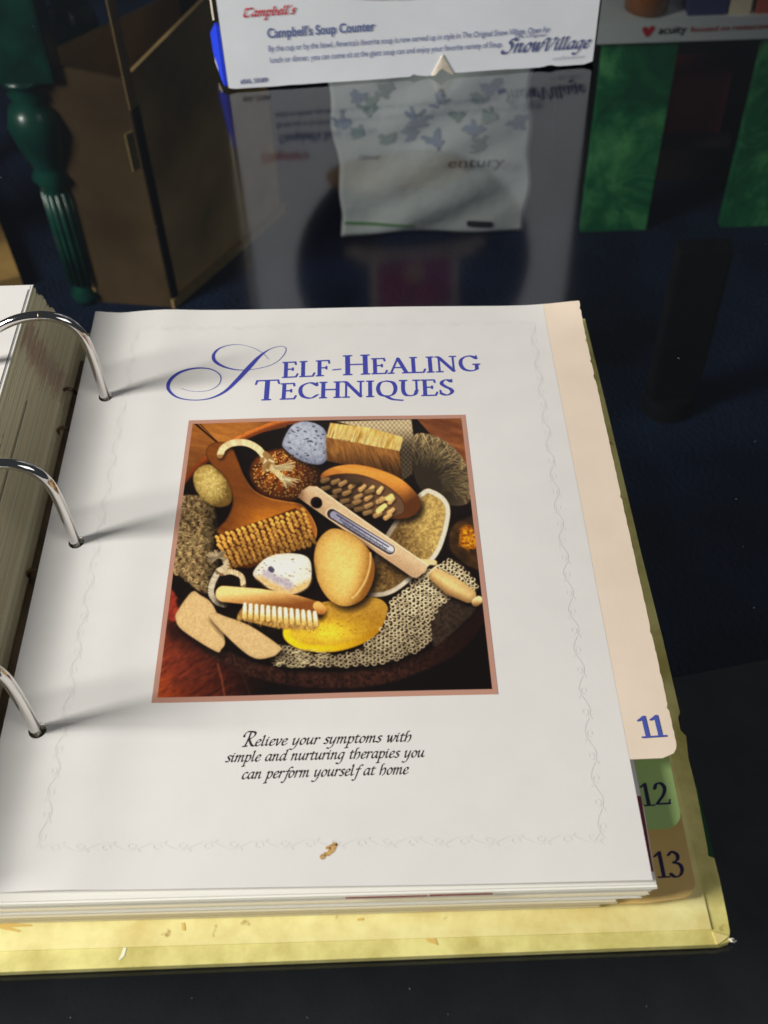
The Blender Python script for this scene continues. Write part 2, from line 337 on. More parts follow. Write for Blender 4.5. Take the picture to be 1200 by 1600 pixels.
# ------------------------------------------------------------------ things on the carpet, seen through the glass
m_cardboard = mat('cardboard_toned_down', P(84, 67, 44), .9, spec=.1, noise=(9, .5, 6), bump=(60, .3))  # colour toned down to offset the strong light on its wall
m_card_lightened = mat('cardboard_lightened', P(200, 166, 112), .9, spec=.1, noise=(11, .45, 6), bump=(50, .3))  # same cardboard, colour lifted to stand in for light its wall lacks
m_cardedge = mat('cardboard_edge', P(160, 134, 90), .9, spec=.1, noise=(120, .2))
cb = on_y(270, 480, .555); ang = math.atan2(.674 - .555, .078)
carton = empty('cardboard_box', (-.097, .555, ZF))
tag(carton, 'brown corrugated cardboard box standing on the blue carpet beside the green turned leg', 'carton')
c0 = np.array([-.097, .555]); e1 = np.array([math.cos(ang), math.sin(ang)]); e2 = np.array([-.075, .012]); e2u = e2 / np.linalg.norm(e2)
def wall(name, p, q, z0, z1q, m, par, t=.004):
    """upright board from p to q, its top rising from z0+.. at p to q"""
    p = np.array(p); q = np.array(q); d = (q - p) / np.linalg.norm(q - p); n = np.array([-d[1], d[0]]) * t
    za, zb = z1q
    v = []
    for s in (0, 1):
        for (pt, zt) in ((p, za), (q, zb)):
            v += [(*(pt + n * s), z0), (*(pt + n * s), zt)]
    f = [(0, 2, 3, 1), (4, 5, 7, 6), (0, 1, 5, 4), (2, 6, 7, 3), (1, 3, 7, 5), (0, 4, 6, 2)]
    bm = bmesh.new(); vs = [bm.verts.new(x) for x in v]; [bm.faces.new([vs[i] for i in ff]) for ff in f]
    return bmobj(name, bm, m, par)
pl = c0 + e2u * .088; pr = c0 + e1 * .21; pb = pl + e1 * .21
wall('side_wall', c0, pr, ZF, (-.155, -.115), m_card_lightened, carton)
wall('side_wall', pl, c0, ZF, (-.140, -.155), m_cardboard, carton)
wall('side_wall', pb, pl, ZF, (-.16, -.140), m_card_lightened, carton)
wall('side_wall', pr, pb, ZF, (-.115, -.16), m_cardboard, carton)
wall('corner_seam', c0 + e1 * .002 + np.array([.0015, -.0035]), c0 + e1 * .012 + np.array([.0015, -.0035]), ZF + .012, (-.185, -.183), m_black, carton, .001)
wall('bottom_edge', c0 + e1 * .0 + np.array([.003, -.004]), pr + np.array([.003, -.004]), ZF, (ZF + .012, ZF + .012), m_cardedge, carton, .003)
wall('corner_edge', c0 + e1 * .001 + np.array([.0006, -.0046]), c0 + e1 * .012 + np.array([.0006, -.0046]), -.183, (-.075, -.073), m_cardedge, carton, .001)
wall('corner_edge', c0 - e1 * .006 + np.array([-.004, -.004]), c0 + e1 * .002 + np.array([-.002, -.004]), -.245, (-.205, -.205), m_cardedge, carton, .0015)
settle(carton)

# white printed bag
m_bag = mat('white_plastic_bag', P(192, 198, 196), .45, noise=(10, .16, 5), bump=(14, .5, .01))
m_pb = mat('bag_print_blue', P(116, 130, 152), .6); m_pg = mat('bag_print_green', P(120, 140, 132), .6)
m_pd = mat('bag_print_dark', P(44, 46, 48), .6); m_pl = mat('bag_print_line', P(88, 138, 78), .6)
bag = empty('printed_bag', (.194, .672, ZF))
tag(bag, 'white plastic bag printed with blue and grey leaf clusters, standing under the glass', 'bag')
BW, BH, BD = .212, .235, .07
nx, nz = 40, 44
def bagsurf(u, v):                                # u 0..1 across, v 0..1 up: slightly pillowed front
    y = .672 - .012 * np.sin(np.pi * u) * np.sin(np.pi * np.clip(v, 0, 1)) ** .5 + (.003 * np.sin(9 * v + 5 * u) + .0022 * np.sin(23 * v - 11 * u) + .0018 * np.abs(np.sin(7 * u + 6 * v))) * np.sin(np.pi * u)
    return np.stack([.194 - BW / 2 + BW * u + .003 * np.sin(6 * v) + .0018 * np.sin(19 * v + 3 * u), y, ZF + .002 + BH * v], -1)
U, V = np.meshgrid(np.linspace(0, 1, nx), np.linspace(0, 1, nz))
front = bagsurf(U, V).reshape(-1, 3); back = front * [1, -1, 1] + [0, 1.344 + .045, 0]
vv = np.vstack([front, back]); N = nx * nz; ff = []
for j in range(nz - 1):
    for i in range(nx - 1):
        a = j * nx + i; ff += [(a, a + 1, a + nx + 1, a + nx), (N + a, N + a + nx, N + a + nx + 1, N + a + 1)]
ring = [i for i in range(nx)] + [j * nx + nx - 1 for j in range(1, nz)] + [(nz - 1) * nx + i for i in range(nx - 2, -1, -1)] + [j * nx for j in range(nz - 2, 0, -1)]
ff += [(a, N + a, N + b, b) for a, b in zip(ring, ring[1:] + ring[:1])]
raw('sheeting', vv, ff, m_bag, bag, True)
def bplace(x, y, z): w = bagsurf(np.asarray(x), np.asarray(y)); w[:, 1] -= .001 + z; return w
def bpx(x, y): p = on_y(x, y, .672); return ((p[0] - (.194 - BW / 2)) / BW, (p[2] - ZF - .002) / BH)
for (name, m, spots) in (('leaf_print', m_pb, [(536, 192, 15), (560, 150, 10), (650, 185, 22), (690, 150, 17), (680, 215, 16), (775, 135, 22), (810, 190, 15), (640, 205, 16), (740, 200, 9)]),
                         ('leaf_print', m_pg, [(560, 205, 14), (580, 165, 18), (605, 212, 13), (750, 150, 13), (750, 225, 12), (605, 140, 12), (765, 178, 14), (715, 180, 10)])):
    for (x, y, r) in spots:
        st = []
        for _ in range(13):
            a = rng.uniform(0, 6.28); d = rng.uniform(0, r * .75); q = bpx(x + d * math.cos(a), y + d * math.sin(a)); b = rng.uniform(0, 3.14); L = rng.uniform(.015, .045)
            st.append((np.array([q, (q[0] + L * math.cos(b), q[1] + L * math.sin(b))]), rng.uniform(.006, .011), 0, 1.))
        ink(name, st, .003, m, bag, bplace, 0)
st = [(np.array([bpx(536, 348), bpx(640, 350)]), .0085, 0, 1.)]; ink('green_stripe', st, .003, m_pl, bag, bplace, 0)
st = [(np.array([bpx(733, 345), bpx(763, 346)]), .02, 0, 1.)]; ink('dark_patch', st, .003, m_pd, bag, bplace, 0)
p = on_y(700, 262, .655); text_mesh('bag_lettering', 'entury', p, (1, 0, 0), (0, 0, 1), .0125, .062, m_pd, bag, bold=.01, shear=.1)
p = on_y(560, 249, .664); text_mesh('bag_lettering', 'fine', p, (1, 0, 0), (0, 0, 1), .006, .022, m_pb, bag, shear=.3)
settle(bag)

# green turned leg stand at the left
m_green = mat('dark_green_gloss', (.003, .058, .036), .3, coat=.35, noise=(35, .5, 6), bump=(70, .25))
stand = empty('turned_leg_stand', (-.17, .60, ZF))
tag(stand, 'dark green glossy wooden stand with a turned leg at far left under the glass', 'stand')
LX, LY = -.193, .575
prof = [(.014, ZF), (.017, ZF + .012), (.011, ZF + .02)]
prof += [(.0125 + .003 * t, ZF + .02 + .12 * t) for t in np.linspace(.1, 1, 6)]
prof += [(.0165, -.270), (.021, -.262), (.0165, -.254), (.0175, -.246), (.025, -.225), (.029, -.205), (.024, -.188), (.015, -.180), (.021, -.172), (.015, -.165), (.024, -.16), (.024, -.155)]
lathe('turned_leg', prof, m_green, stand, (LX, LY))
fl = bmesh.new()
for k_ in range(14):
    a = k_ / 14 * 6.283; bmesh.ops.create_cone(fl, cap_ends=True, segments=6, radius1=.0022, radius2=.003, depth=.115, matrix=Matrix.Translation((LX + .0142 * math.cos(a), LY + .0142 * math.sin(a), ZF + .085)))
bmobj('fluting', fl, m_green, stand, True)
box('apron', (-.46, LY - .02, -.157), (LX + .032, LY + .02, -.05), m_green, stand, bevel=.004)
box('top_board', (-.48, LY - .03, -.05), (LX + .045, LY + .25, -.03), m_green, stand, bevel=.006)
for (x, y) in ((-.44, LY), (-.44, LY + .2), (LX, LY + .2)):
    o = bpy.data.objects['turned_leg']; c = o.copy(); col.objects.link(c); c.parent = stand; c.location = (x - LX, y - LY, 0)
settle(stand)

# tan plank at the far left
m_plank = mat('tan_wood', P(150, 118, 62), .7, noise=(20, .35))
pk = prism('wood_plank', [(p[0], p[1]) for p in (at(-40, 300, ZF), at(-2, 345, ZF), at(38, 452, ZF), at(-40, 470, ZF))], ZF, ZF + .018, m_plank)
tag(pk, 'tan wooden plank lying on the carpet at the far left behind the loose pages', 'plank')

# green marbled uprights carrying a white front rail with a printed line
m_marble = bpy.data.materials.new('sponged_green'); m_marble.use_nodes = True
nt = m_marble.node_tree; b = nt.nodes['Principled BSDF']; b.inputs['Roughness'].default_value = .35
tc = nt.nodes.new('ShaderNodeTexCoord'); nz_ = nt.nodes.new('ShaderNodeTexNoise'); nz_.inputs['Scale'].default_value = 13; nz_.inputs['Detail'].default_value = 8; nz_.inputs['Roughness'].default_value = .7; nz_.inputs['Distortion'].default_value = .8
cr = nt.nodes.new('ShaderNodeValToRGB'); cr.color_ramp.elements[0].position = .38; cr.color_ramp.elements[0].color = (.006, .10, .04, 1)
cr.color_ramp.elements[1].position = .68; cr.color_ramp.elements[1].color = (.12, .45, .15, 1); e = cr.color_ramp.elements.new(.5); e.color = (.012, .17, .06, 1)
nt.links.new(tc.outputs['Object'], nz_.inputs[0]); nt.links.new(nz_.outputs[0], cr.inputs[0]); nt.links.new(cr.outputs[0], b.inputs['Base Color'])
m_white = mat('white_rail', P(186, 192, 190), .5, noise=(8, .08))
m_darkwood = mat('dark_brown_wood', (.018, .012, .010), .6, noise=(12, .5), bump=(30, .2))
m_red = mat('red_print', P(168, 30, 40), .5); m_ink = mat('black_print', P(34, 34, 36), .5)
unit = empty('display_shelf', (.47, .67, ZF))
tag(unit, 'green sponge painted display shelf with white lettered front rail at the back right', 'shelf unit')
ya = .668
for (x0, x1) in ((.366, .442), (.528, .612)):
    box('upright', (x0, ya, ZF), (x1, ya + .012, -.188), m_marble, unit, bevel=.001)
box('back_panel', (.34, ya + .10, ZF), (.80, ya + .115, -.19), m_darkwood, unit)
box('shelf_board', (.442, ya + .03, -.335), (.528, ya + .10, -.325), m_darkwood, unit)
box('shelf_board', (.350, ya - .004, -.188), (.80, ya + .11, -.182), m_white, unit)
zt = on_y(1000, 33, ya - .006)[2]
box('front_rail', (.350, ya - .008, -.190), (.80, ya - .004, zt), m_white, unit)
def rail(x, y): p = on_y(x, y, ya - .0085); return p
q = rail(1028, 53); text_mesh('rail_lettering', 'acuity', q, (1, 0, .012), (0, 0, 1), .0085, rail(1072, 50)[0] - q[0], m_ink, unit, bold=.012)
q = rail(1078, 50); text_mesh('rail_lettering', 'focused on restaurants', q, (1, 0, .012), (0, 0, 1), .0062, (rail(1196, 40)[0] - q[0]) * 1.1, m_red, unit, bold=.008)
q = rail(1013, 48)
hs = [(np.array([(q[0], q[2] - .0035), (q[0] - .0035, q[2] + .0015)]), .0028, 0, 1.), (np.array([(q[0], q[2] - .0035), (q[0] + .0035, q[2] + .002)]), .0028, 0, 1.)]
ink('heart_mark', hs, .0004, m_red, unit, lambda x, y, z: np.stack([x, np.full_like(x, ya - .0085), y], 1), 0)
settle(unit)

# small goods on that shelf
def shelf_x(px): return on_y(px, 8, ya + .05)[0]
zs = -.182
m_amber = mat('amber_plastic', P(120, 70, 22), .25, noise=(20, .2)); m_navy = mat('navy_card', P(38, 44, 82), .5); m_cream = mat('cream_card', P(190, 176, 150), .6); m_rust = mat('rust_card', P(150, 66, 42), .5)
j = empty('amber_jar', (shelf_x(1008), ya + .045, zs)); tag(j, 'small amber brown jar on the white shelf, left of the navy carton', 'jar')
lathe('jar_body', [(.017, zs), (.022, zs + .003), (.023, zs + .02), (.023, zs + .05), (.017, zs + .058)], m_amber, j, (j.location.x, j.location.y)); lathe('lid', [(.019, zs + .058), (.019, zs + .072)], m_black, j, (j.location.x, j.location.y)); settle(j)
for nm, px0, px1, m, lab in (('product_carton', 1068, 1128, m_navy, 'navy blue small carton on the white shelf, right of the amber jar'), ('product_carton', 1131, 1164, m_cream, 'cream small carton on the white shelf between the navy and rust cartons'), ('product_carton', 1172, 1215, m_rust, 'rust orange small carton on the white shelf at the picture edge')):
    xa_, xb_ = shelf_x(px0), shelf_x(px1)
    tag(box(nm, (xa_, ya + .028, zs), (xb_, ya + .06, zs + .07), m, bevel=.001), lab, 'carton')

m_maroon = mat('maroon_card', P(92, 26, 34), .6, noise=(20, .5))
tag(box('maroon_carton', (.452, ya + .045, -.324), (.518, ya + .09, -.255), m_maroon, rz=0), 'dim maroon carton on the lower shelf between the two green uprights', 'carton')

# black post on the carpet, right
post = empty('black_post', (.415, .372, ZF)); tag(post, 'black post with a rounded foot standing on the carpet between two green uprights', 'post')
px0, px1 = at(1002, 630, ZF)[0], at(1086, 630, ZF)[0]
fb = bmesh.new(); bmesh.ops.create_cone(fb, cap_ends=True, segments=40, radius1=(px1 - px0) / 2, radius2=(px1 - px0) / 2 - .003, depth=.02, matrix=Matrix.Translation(((px0 + px1) / 2 - .002, .378, ZF + .01)))
bmobj('foot', fb, m_black, post); box('shaft', (px0 + .002, .365, ZF + .02), (px1 - .004, .385, on_y(1100, 394, .365)[2]), m_black, post, bevel=.004)
settle(post)

# ------------------------------------------------------------------ the white packaging box standing on the glass
A0 = at(358, 143, 0); B0 = at(925, 103, 0); W = float(np.linalg.norm(B0 - A0)); BX = (B0 - A0) / W; BN = np.array([BX[1], -BX[0], 0.])   # BN faces the camera
A0[2] = .0008; H = .36; D = .17
def face(u, z, d=0.): return A0 + BX * u + np.array([0, 0, z]) + BN * d
m_boxw = mat('white_card', P(212, 215, 220), .42, noise=(30, .05), bump=(40, .12))
m_blue = mat('blue_card', P(22, 52, 190), .45, noise=(30, .1)); m_redp = mat('script_red', P(186, 66, 76), .5); m_bluep = mat('print_blue', P(92, 104, 150), .5); m_greyp = mat('print_grey_blue', P(84, 92, 132), .5); m_faint = mat('print_faint', P(168, 172, 184), .5)
m_tear = mat('torn_card', P(196, 186, 168), .8, noise=(200, .15))
gb = empty('packaging_box', A0); tag(gb, 'white packaging box with red script standing on the glass behind the binder', 'box')
# front sheet with a worn lower edge
n = 90; us = np.linspace(0, W, n); wob = np.cumsum(rng.normal(0, 1, n)); wob = (wob - np.linspace(wob[0], wob[-1], n)); wob = .0007 * wob / np.abs(wob).max() + .0004
wob += .0016 * np.exp(-((us - .118) / .002) ** 2) + .002 * np.exp(-((us - W) / .003) ** 2) + .0012 * np.exp(-(us / .003) ** 2) + .0011 * np.exp(-((us - .205) / .003) ** 2)
tr_w = np.clip(1 - np.abs(us - .1365) / .0075, 0, 1)
v = []; f = []
for i, u in enumerate(us):
    for (d) in (0, -.0018):
        v += [face(u, float(wob[i] + .005 * tr_w[i]), d), face(u, H, d)]
for i in range(n - 1):
    a, b_ = i * 4, i * 4 + 4
    f += [(a, b_, b_ + 1, a + 1), (a + 2, a + 3, b_ + 3, b_ + 2), (a, a + 2, b_ + 2, b_), (a + 1, b_ + 1, b_ + 3, a + 3)]
f += [(0, 1, 3, 2), (4 * n - 4, 4 * n - 2, 4 * n - 1, 4 * n - 3)]
raw('front_panel', v, f, m_boxw, gb)
def panel(name, pts, m, t=.002):
    bm = bmesh.new(); p = [Vector(x) for x in pts]; nn = (p[1] - p[0]).cross(p[2] - p[0]).normalized() * t
    a = [bm.verts.new(x) for x in p]; c = [bm.verts.new(x + nn) for x in p]; L = len(p)
    bm.faces.new(a); bm.faces.new(c[::-1]); [bm.faces.new((a[i], c[i], c[(i + 1) % L], a[(i + 1) % L])) for i in range(L)]
    return bmobj(name, bm, m, gb)
# flared blue side flap on the left with a torn white bottom
panel('side_flap', [face(-.0005, .002, -.002), face(-.0005, .040, -.002), face(-.0015, .040, -.008), face(-.0036, .032, -.020), face(-.0072, .0215, -.034), face(-.0066, .0118, -.027), face(-.0050, .010, -.019), face(-.0028, .004, -.010)], m_blue)
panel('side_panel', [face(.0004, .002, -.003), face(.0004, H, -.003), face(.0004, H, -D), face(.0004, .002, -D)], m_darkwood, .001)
panel('flap_edge', [face(-.0052, .034, -.024), face(-.0042, .036, -.020), face(-.0042, H, -.020), face(-.0064, H, -.026)], m_tear, .0004)
panel('torn_corner', [face(-.0078, .0165, -.0315), face(-.0064, .0118, -.0255), face(-.0049, .0102, -.0175), face(-.0036, .0055, -.0125), face(-.0050, .0045, -.018), face(-.0066, .006, -.025)], m_tear, .0012)
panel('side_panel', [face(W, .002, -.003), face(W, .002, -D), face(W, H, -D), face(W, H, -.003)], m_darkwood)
panel('back_panel', [face(0, .001, -D), face(W, .001, -D), face(W, H, -D), face(0, H, -D)], m_boxw)
panel('top_panel', [face(0, H, -.002), face(W, H, -.002), face(W, H, -D), face(0, H, -D)], m_boxw)
# folded little triangle of torn card
panel('thumb_notch', [face(.1288, .0004, .0006), face(.1358, .0138, .0006), face(.1432, .0002, .0006), face(.1410, .0008, .0012), face(.1352, .0052, .0011), face(.1312, .0010, .0012)], m_tear, .0008)
uz = np.array([0, 0, 1.])
def btext(s, u, z, h, w, m, **k): return text_mesh('box_lettering', s, face(u, z), BX, uz, h, w, m, gb, nrm=BN, lift=.0004, **k)
def fplace(x, y, z): return A0 + np.outer(x, BX) + np.outer(y, uz) + BN * (.0004 + z)
def bital(s, u, z, xh, w, m, nib=.115, slant=.2):
    st, wd = ital(s, slant=slant, nib=nib); ink('box_lettering', fit(st, wd, (u, z), (u + w, z), xh, None), .0002, m, gb, fplace, 0)
bital("Campbell's", .0142, .0462, .0032, .0315, m_redp, .2, .3)
btext("Campbell's Soup Counter", .0278, .0323, .0062, .0660, m_bluep, bold=.022)
btext("By the cup or by the bowl, America's favorite soup is now served up in style in The Original Snow Village. Open for", .0276, .0237, .0040, .1755, m_bluep, bold=.004)
btext("lunch or dinner, you can come sit at the giant soup can and enjoy your favorite variety of Soup.", .0279, .0163, .0040, .1455, m_bluep, bold=.004)
btext("The Original", .181, .0212, .0022, .020, m_bluep, shear=.3)
bital("Snow", .1735, .0120, .0056, .0255, m_greyp, .17, .25); bital("Village", .1985, .0118, .0050, .0305, m_greyp, .17, .25)
btext("collection", .2060, .0052, .0026, .0205, m_faint, shear=.3)
btext("#56L 55089", .0077, .0040, .0031, .0173, m_greyp, bold=.02)
# the oval picture on the front
m_night = mat('oval_night_blue', P(24, 30, 56), .5, noise=(30, .5)); m_snow = mat('oval_snow', P(150, 138, 124), .6, noise=(90, .35)); m_canr = mat('oval_can_red', P(128, 34, 64), .5, noise=(60, .4)); m_canw = mat('oval_can_white', P(150, 138, 126), .5, noise=(60, .3)); m_gold = mat('oval_gold', P(146, 112, 74), .5); m_tan = mat('oval_tan', P(150, 118, 84), .6, noise=(70, .3))
def disc(name, cu, cz, ru, rz, m, lift, a0=0, a1=6.2832, parent=gb, n=72):
    an = np.linspace(a0, a1, n, endpoint=(a1 - a0 < 6.28)); v = [face(cu + ru * math.cos(t), cz + rz * math.sin(t), lift) for t in an]
    return raw(name, v, [tuple(range(len(v)))], m, parent)
ov = disc('oval_picture', .1160, .150, .0860, .100, m_night, .0005)
disc('snow_ground', .1060, .066, .0490, .0150, m_tan, .0007, parent=ov); disc('snow_ground', .1180, .128, .0520, .0085, m_snow, .0009, parent=ov)
disc('snow_ground', .1180, .122, .0460, .0060, m_night, .0011, parent=ov); disc('snow_ground', .1180, .135, .0440, .0060, m_snow, .0013, parent=ov)
def rect(name, u0, z0, u1, z1, m, lift, parent=ov): return raw(name, [face(u0, z0, lift), face(u1, z0, lift), face(u1, z1, lift), face(u0, z1, lift)], [(0, 1, 2, 3)], m, parent)
rect('counter_wall', .084, .138, .150, .215, m_canw, .0015); rect('counter_front', .0895, .139, .1445, .186, m_canr, .0017); rect('counter_band', .0895, .186, .1445, .212, m_canw, .0019); disc('round_seal', .117, .150, .008, .008, m_gold, .0021, parent=ov)
settle(gb)

# ------------------------------------------------------------------ dust and lint lying on the glass
m_dust = mat('dust', (.3, .3, .29), .9)
dv, df = [], []; drg = np.random.default_rng(3)
spots = [(1180, 690), (1005, 612), (946, 672), (1130, 1400), (1178, 950), (1060, 560), (700, 1585), (985, 1000), (1150, 780), (300, 1560), (640, 1545), (1010, 1572), (480, 1590), (110, 1590)]
pts_ = [at(*q, 0)[:2] for q in spots] + [np.array([drg.uniform(-.1, .45), drg.uniform(-.34, .36)]) for _ in range(26)]
for (x, y) in pts_:
    a = drg.uniform(0, 3.14); L = drg.uniform(.00008, .00028) * (2.4 if drg.random() < .12 else 1); w = drg.uniform(.00006, .00012); b = len(dv)
    ex = np.array([math.cos(a), math.sin(a)]); ey = np.array([-ex[1], ex[0]])
    for (p_, q_) in ((-L, -w), (L, -w * .6), (L, w * .6), (-L, w)):
        c = np.array([x, y]) + ex * p_ + ey * q_; dv += [(c[0], c[1], .0001), (c[0], c[1], .00022)]
    df += [(b, b + 2, b + 4, b + 6), (b + 1, b + 7, b + 5, b + 3)] + [(b + 2 * i, b + 2 * i + 1, b + 2 * ((i + 1) % 4) + 1, b + 2 * ((i + 1) % 4)) for i in range(4)]
tag(raw('dust_specks', dv, df, m_dust), 'pale dust specks scattered over the smoked glass', 'dust', kind='stuff')

# ------------------------------------------------------------------ the ring binder
binder = empty('ring_binder', (.0, -.15, 0))
tag(binder, 'open cream yellow three ring binder lying on the smoked glass table, pages fanned', 'binder')
m_paper = mat('page_paper', (.82, .797, .768), .42, spec=.35, noise=(60, .025, 4), bump=(700, .05, .0004))
m_tab = mat('peach_tab', P(226, 208, 189), .5, noise=(45, .05), bump=(500, .06, .0004))
m_tab12 = mat('green_tab', P(160, 188, 118), .5, noise=(45, .08)); m_tab13 = mat('tan_tab', P(204, 173, 108), .5, noise=(60, .12))
def yellow(name, base, dark):
    m = mat(name, base, .55, bump=(350, .12, .0006)); nt = m.node_tree; tc = nt.nodes['Texture Coordinate']
    n = nt.nodes.new('ShaderNodeTexNoise'); n.inputs['Scale'].default_value = 48; n.inputs['Detail'].default_value = 8; n.inputs['Roughness'].default_value = .62
    n2 = nt.nodes.new('ShaderNodeTexNoise'); n2.inputs['Scale'].default_value = 130; n2.inputs['Detail'].default_value = 3
    r = nt.nodes.new('ShaderNodeValToRGB'); r.color_ramp.elements[0].position = .34; r.color_ramp.elements[0].color = (*dark, 1); r.color_ramp.elements[1].position = .60; r.color_ramp.elements[1].color = (*base, 1)
    r2 = nt.nodes.new('ShaderNodeValToRGB'); r2.color_ramp.elements[0].position = .24; r2.color_ramp.elements[0].color = (.42, .27, .08, 1); r2.color_ramp.elements[1].position = .30; r2.color_ramp.elements[1].color = (1, 1, 1, 1)
    mu = nt.nodes.new('ShaderNodeMix'); mu.data_type = 'RGBA'; mu.blend_type = 'MULTIPLY'; mu.inputs[0].default_value = .8
    nt.links.new(tc.outputs['Object'], n.inputs[0]); nt.links.new(tc.outputs['Object'], n2.inputs[0])
    nt.links.new(n.outputs[0], r.inputs[0]); nt.links.new(n2.outputs[0], r2.inputs[0]); nt.links.new(r.outputs[0], mu.inputs[6]); nt.links.new(r2.outputs[0], mu.inputs[7])
    nt.links.new(mu.outputs[2], nt.nodes['Principled BSDF'].inputs['Base Color']); return m
m_turn = yellow('cover_cream', P(220, 211, 138), P(182, 170, 94)); m_end = yellow('endpaper_cream', P(230, 218, 154), P(206, 189, 120))
m_outer = mat('cover_outside_green', (.010, .06, .026), .5); m_spine = mat('spine_brown', P(84, 62, 40), .7, noise=(50, .3))
m_fray = mat('frayed_board', P(210, 205, 190), .9)
m_chrome = mat('chrome', (.72, .70, .68), .08, metal=1., noise=(30, .05))
m_plate = mat('ring_plate_steel', (.26, .19, .13), .34, metal=1., noise=(60, .3))

c_tr = at(914, 498, .004); c_br = at(1146, 1474, .004); c_bl = at(0, 1519, .004)
kx = (c_bl[1] - c_br[1]) / (c_bl[0] - c_br[0])
def cov(poly, z0, z1, m, name, parent=binder): return prism(name, poly, z0, z1, m, parent)
L0 = -.012
edge = [(c_tr[0], c_tr[1])]
for (px, py, dx) in ((950, 645, 0), (1000, 858, .0003), (1036, 1000, 0), (1062, 1113, .0003), (1060, 1118, -.0009), (1064, 1141, -.0006), (1072, 1150, .0), (1076, 1185, -.0002), (1089, 1234, -.0007), (1107, 1325, -.0012), (1108, 1337, -.0011), (1116, 1341, .0), (1124, 1372, .0), (1136, 1430, 0)):
    p = at(px, py, .004); edge.append((p[0] + dx * .3, p[1]))
corner = [(c_br[0] - .0003, c_br[1] + .004), (c_br[0] - .0012, c_br[1] + .0006), (c_br[0] - .004, c_br[1] - .0002)]
bl = (L0, c_br[1] + kx * (L0 - c_br[0])); tl = (L0, c_tr[1] + .001)
cover = cov([tl, bl] + corner[::-1] + edge[::-1], .0012, .0040, m_turn, 'cover_board')
kr = (c_br[0] - c_tr[0]) / (c_br[1] - c_tr[1])
e0 = at(1087, 1225, .003); e1_ = at(1114, 1345, .003)
cov([(e0[0] - .004, e0[1]), (e1_[0] - .004, e1_[1]), (e1_[0] + .0008, e1_[1]), (e0[0] + .0004, e0[1])], .0007, .0030, m_outer, 'outer_cloth', cover)
q1 = at(1112, 1452, .0045); q0 = at(0, 1486, .0045); q2 = at(885, 505, .0045)
k1 = (q0[1] - q1[1]) / (q0[0] - q1[0])
cov([(L0 + .001, q1[1] + k1 * (L0 - q1[0])), (q1[0], q1[1]), (q2[0] + .002, q2[1]), (L0 + .001, q2[1])], .0041, .0044, m_end, 'endpaper', cover)
# diagonal fold of the turned-in corner
f0 = at(1113, 1455, .0045)
cov([(f0[0], f0[1]), (f0[0] + .0006, f0[1] - .0042), (c_br[0] - .0030, c_br[1] + .0008), (c_br[0] - .0010, c_br[1] + .0022)], .0040, .00435, m_end, 'corner_fold', cover)
for i in range(7):
    a = rng.uniform(-1.2, .5); L = rng.uniform(.0012, .0028); p0 = np.array([c_br[0] - .0012, c_br[1] + .0012, rng.uniform(.0018, .0042)])
    p1 = p0 + [math.cos(a) * L, math.sin(a) * L, rng.uniform(-.0003, .0006)]; pm = (p0 + p1) / 2 + rng.normal(0, .0002, 3)
    tube('frayed_thread', [p0, pm, p1], .00022, m_fray, cover, 6)
# stains and scuffs on the inside of the cover
m_stain = mat('brown_stain', P(206, 174, 92), .7); m_scuff = mat('pale_scuff', P(250, 242, 200), .6)
flat = lambda zz: (lambda x, y, z: np.stack([x, y, np.full_like(x, zz + z)], 1))
def spx(pts, z): return np.array([at(x, y, z)[:2] for x, y in pts])
for pts_, w_, z_ in (([(672, 1468), (677, 1470), (683, 1476)], [.0010, .0009, .0002], .0040), ([(286, 1444), (287, 1452)], .0005, .0044), ([(30, 1455), (4, 1449), (0, 1444), (20, 1446), (48, 1446)], [.0003, .0006, .0009, .0006, .0003], .0044), ([(560, 1437), (566, 1436)], .0004, .0044)):
    ink('stain', [(spx(pts_, z_), w_, 0, 1.)], .00012, m_stain, cover, flat(z_ + .00013), 0)
ink('scuff', [(spx([(195, 1482), (192, 1492), (187, 1499)], .004), [.0005, .0006, .0003], 0, 1.)], .00012, m_scuff, cover, flat(.00412), 0)
# spine and the other cover
cov([(-.075, bl[1] + .0005), (L0 - .0006, bl[1] + .0002), (L0 - .0006, tl[1]), (-.075, tl[1])], .0008, .0034, m_spine, 'spine_board')
cov([(-.32, bl[1] - .002), (-.0756, bl[1]), (-.0756, tl[1]), (-.32, tl[1] - .001)], .0012, .0040, m_turn, 'cover_board')
box('ring_plate', (-.030, -.262, .0034), (.001, -.014, .0062), m_plate, binder, bevel=.001)

# top divider page: an eleven inch sheet, curled a little where the rings hold it
cTL, cTR, cBR, cBL = [np.array(v) for v in ((-.0003, .0036), (.2137, -.0009), (.2171, -.2826), (.0015, -.2803))]
def flatpage(s, t):
    s = np.asarray(s)[..., None]; t = np.asarray(t)[..., None]
    return (cTL * (1 - s) + cTR * s) * (1 - t) + (cBL * (1 - s) + cBR * s) * t
def page_h(x, y):
    z = .0205 + .0007 * np.exp(-(np.clip(x + .001, 0, 1) / .0055) ** 2) - .0006 * np.exp(-((x - .0125) / .007) ** 2) + .0007 * np.exp(-((x - .034) / .013) ** 2)
    z = z + .0003 * np.sin(y * 38 + x * 9) * np.exp(-x / .05)
    for hy in (-.0539, -.138, -.2222): z = z - .0004 * np.exp(-((x - .0125) / .008) ** 2 - ((y - hy) / .010) ** 2)
    z = z + .0030 * np.exp(-((x - .236) / .020) ** 2 - ((y - .002) / .016) ** 2)          # the lifted top corner of the tab
    z = z + .00035 * np.sin(x * 21 + y * 13) + .00022 * np.sin(x * 47 - y * 31 + 1.)
    return z
def onpage(x, y, z): x = np.asarray(x, float); y = np.asarray(y, float); return np.stack([x, y, page_h(x, y) + z], -1)
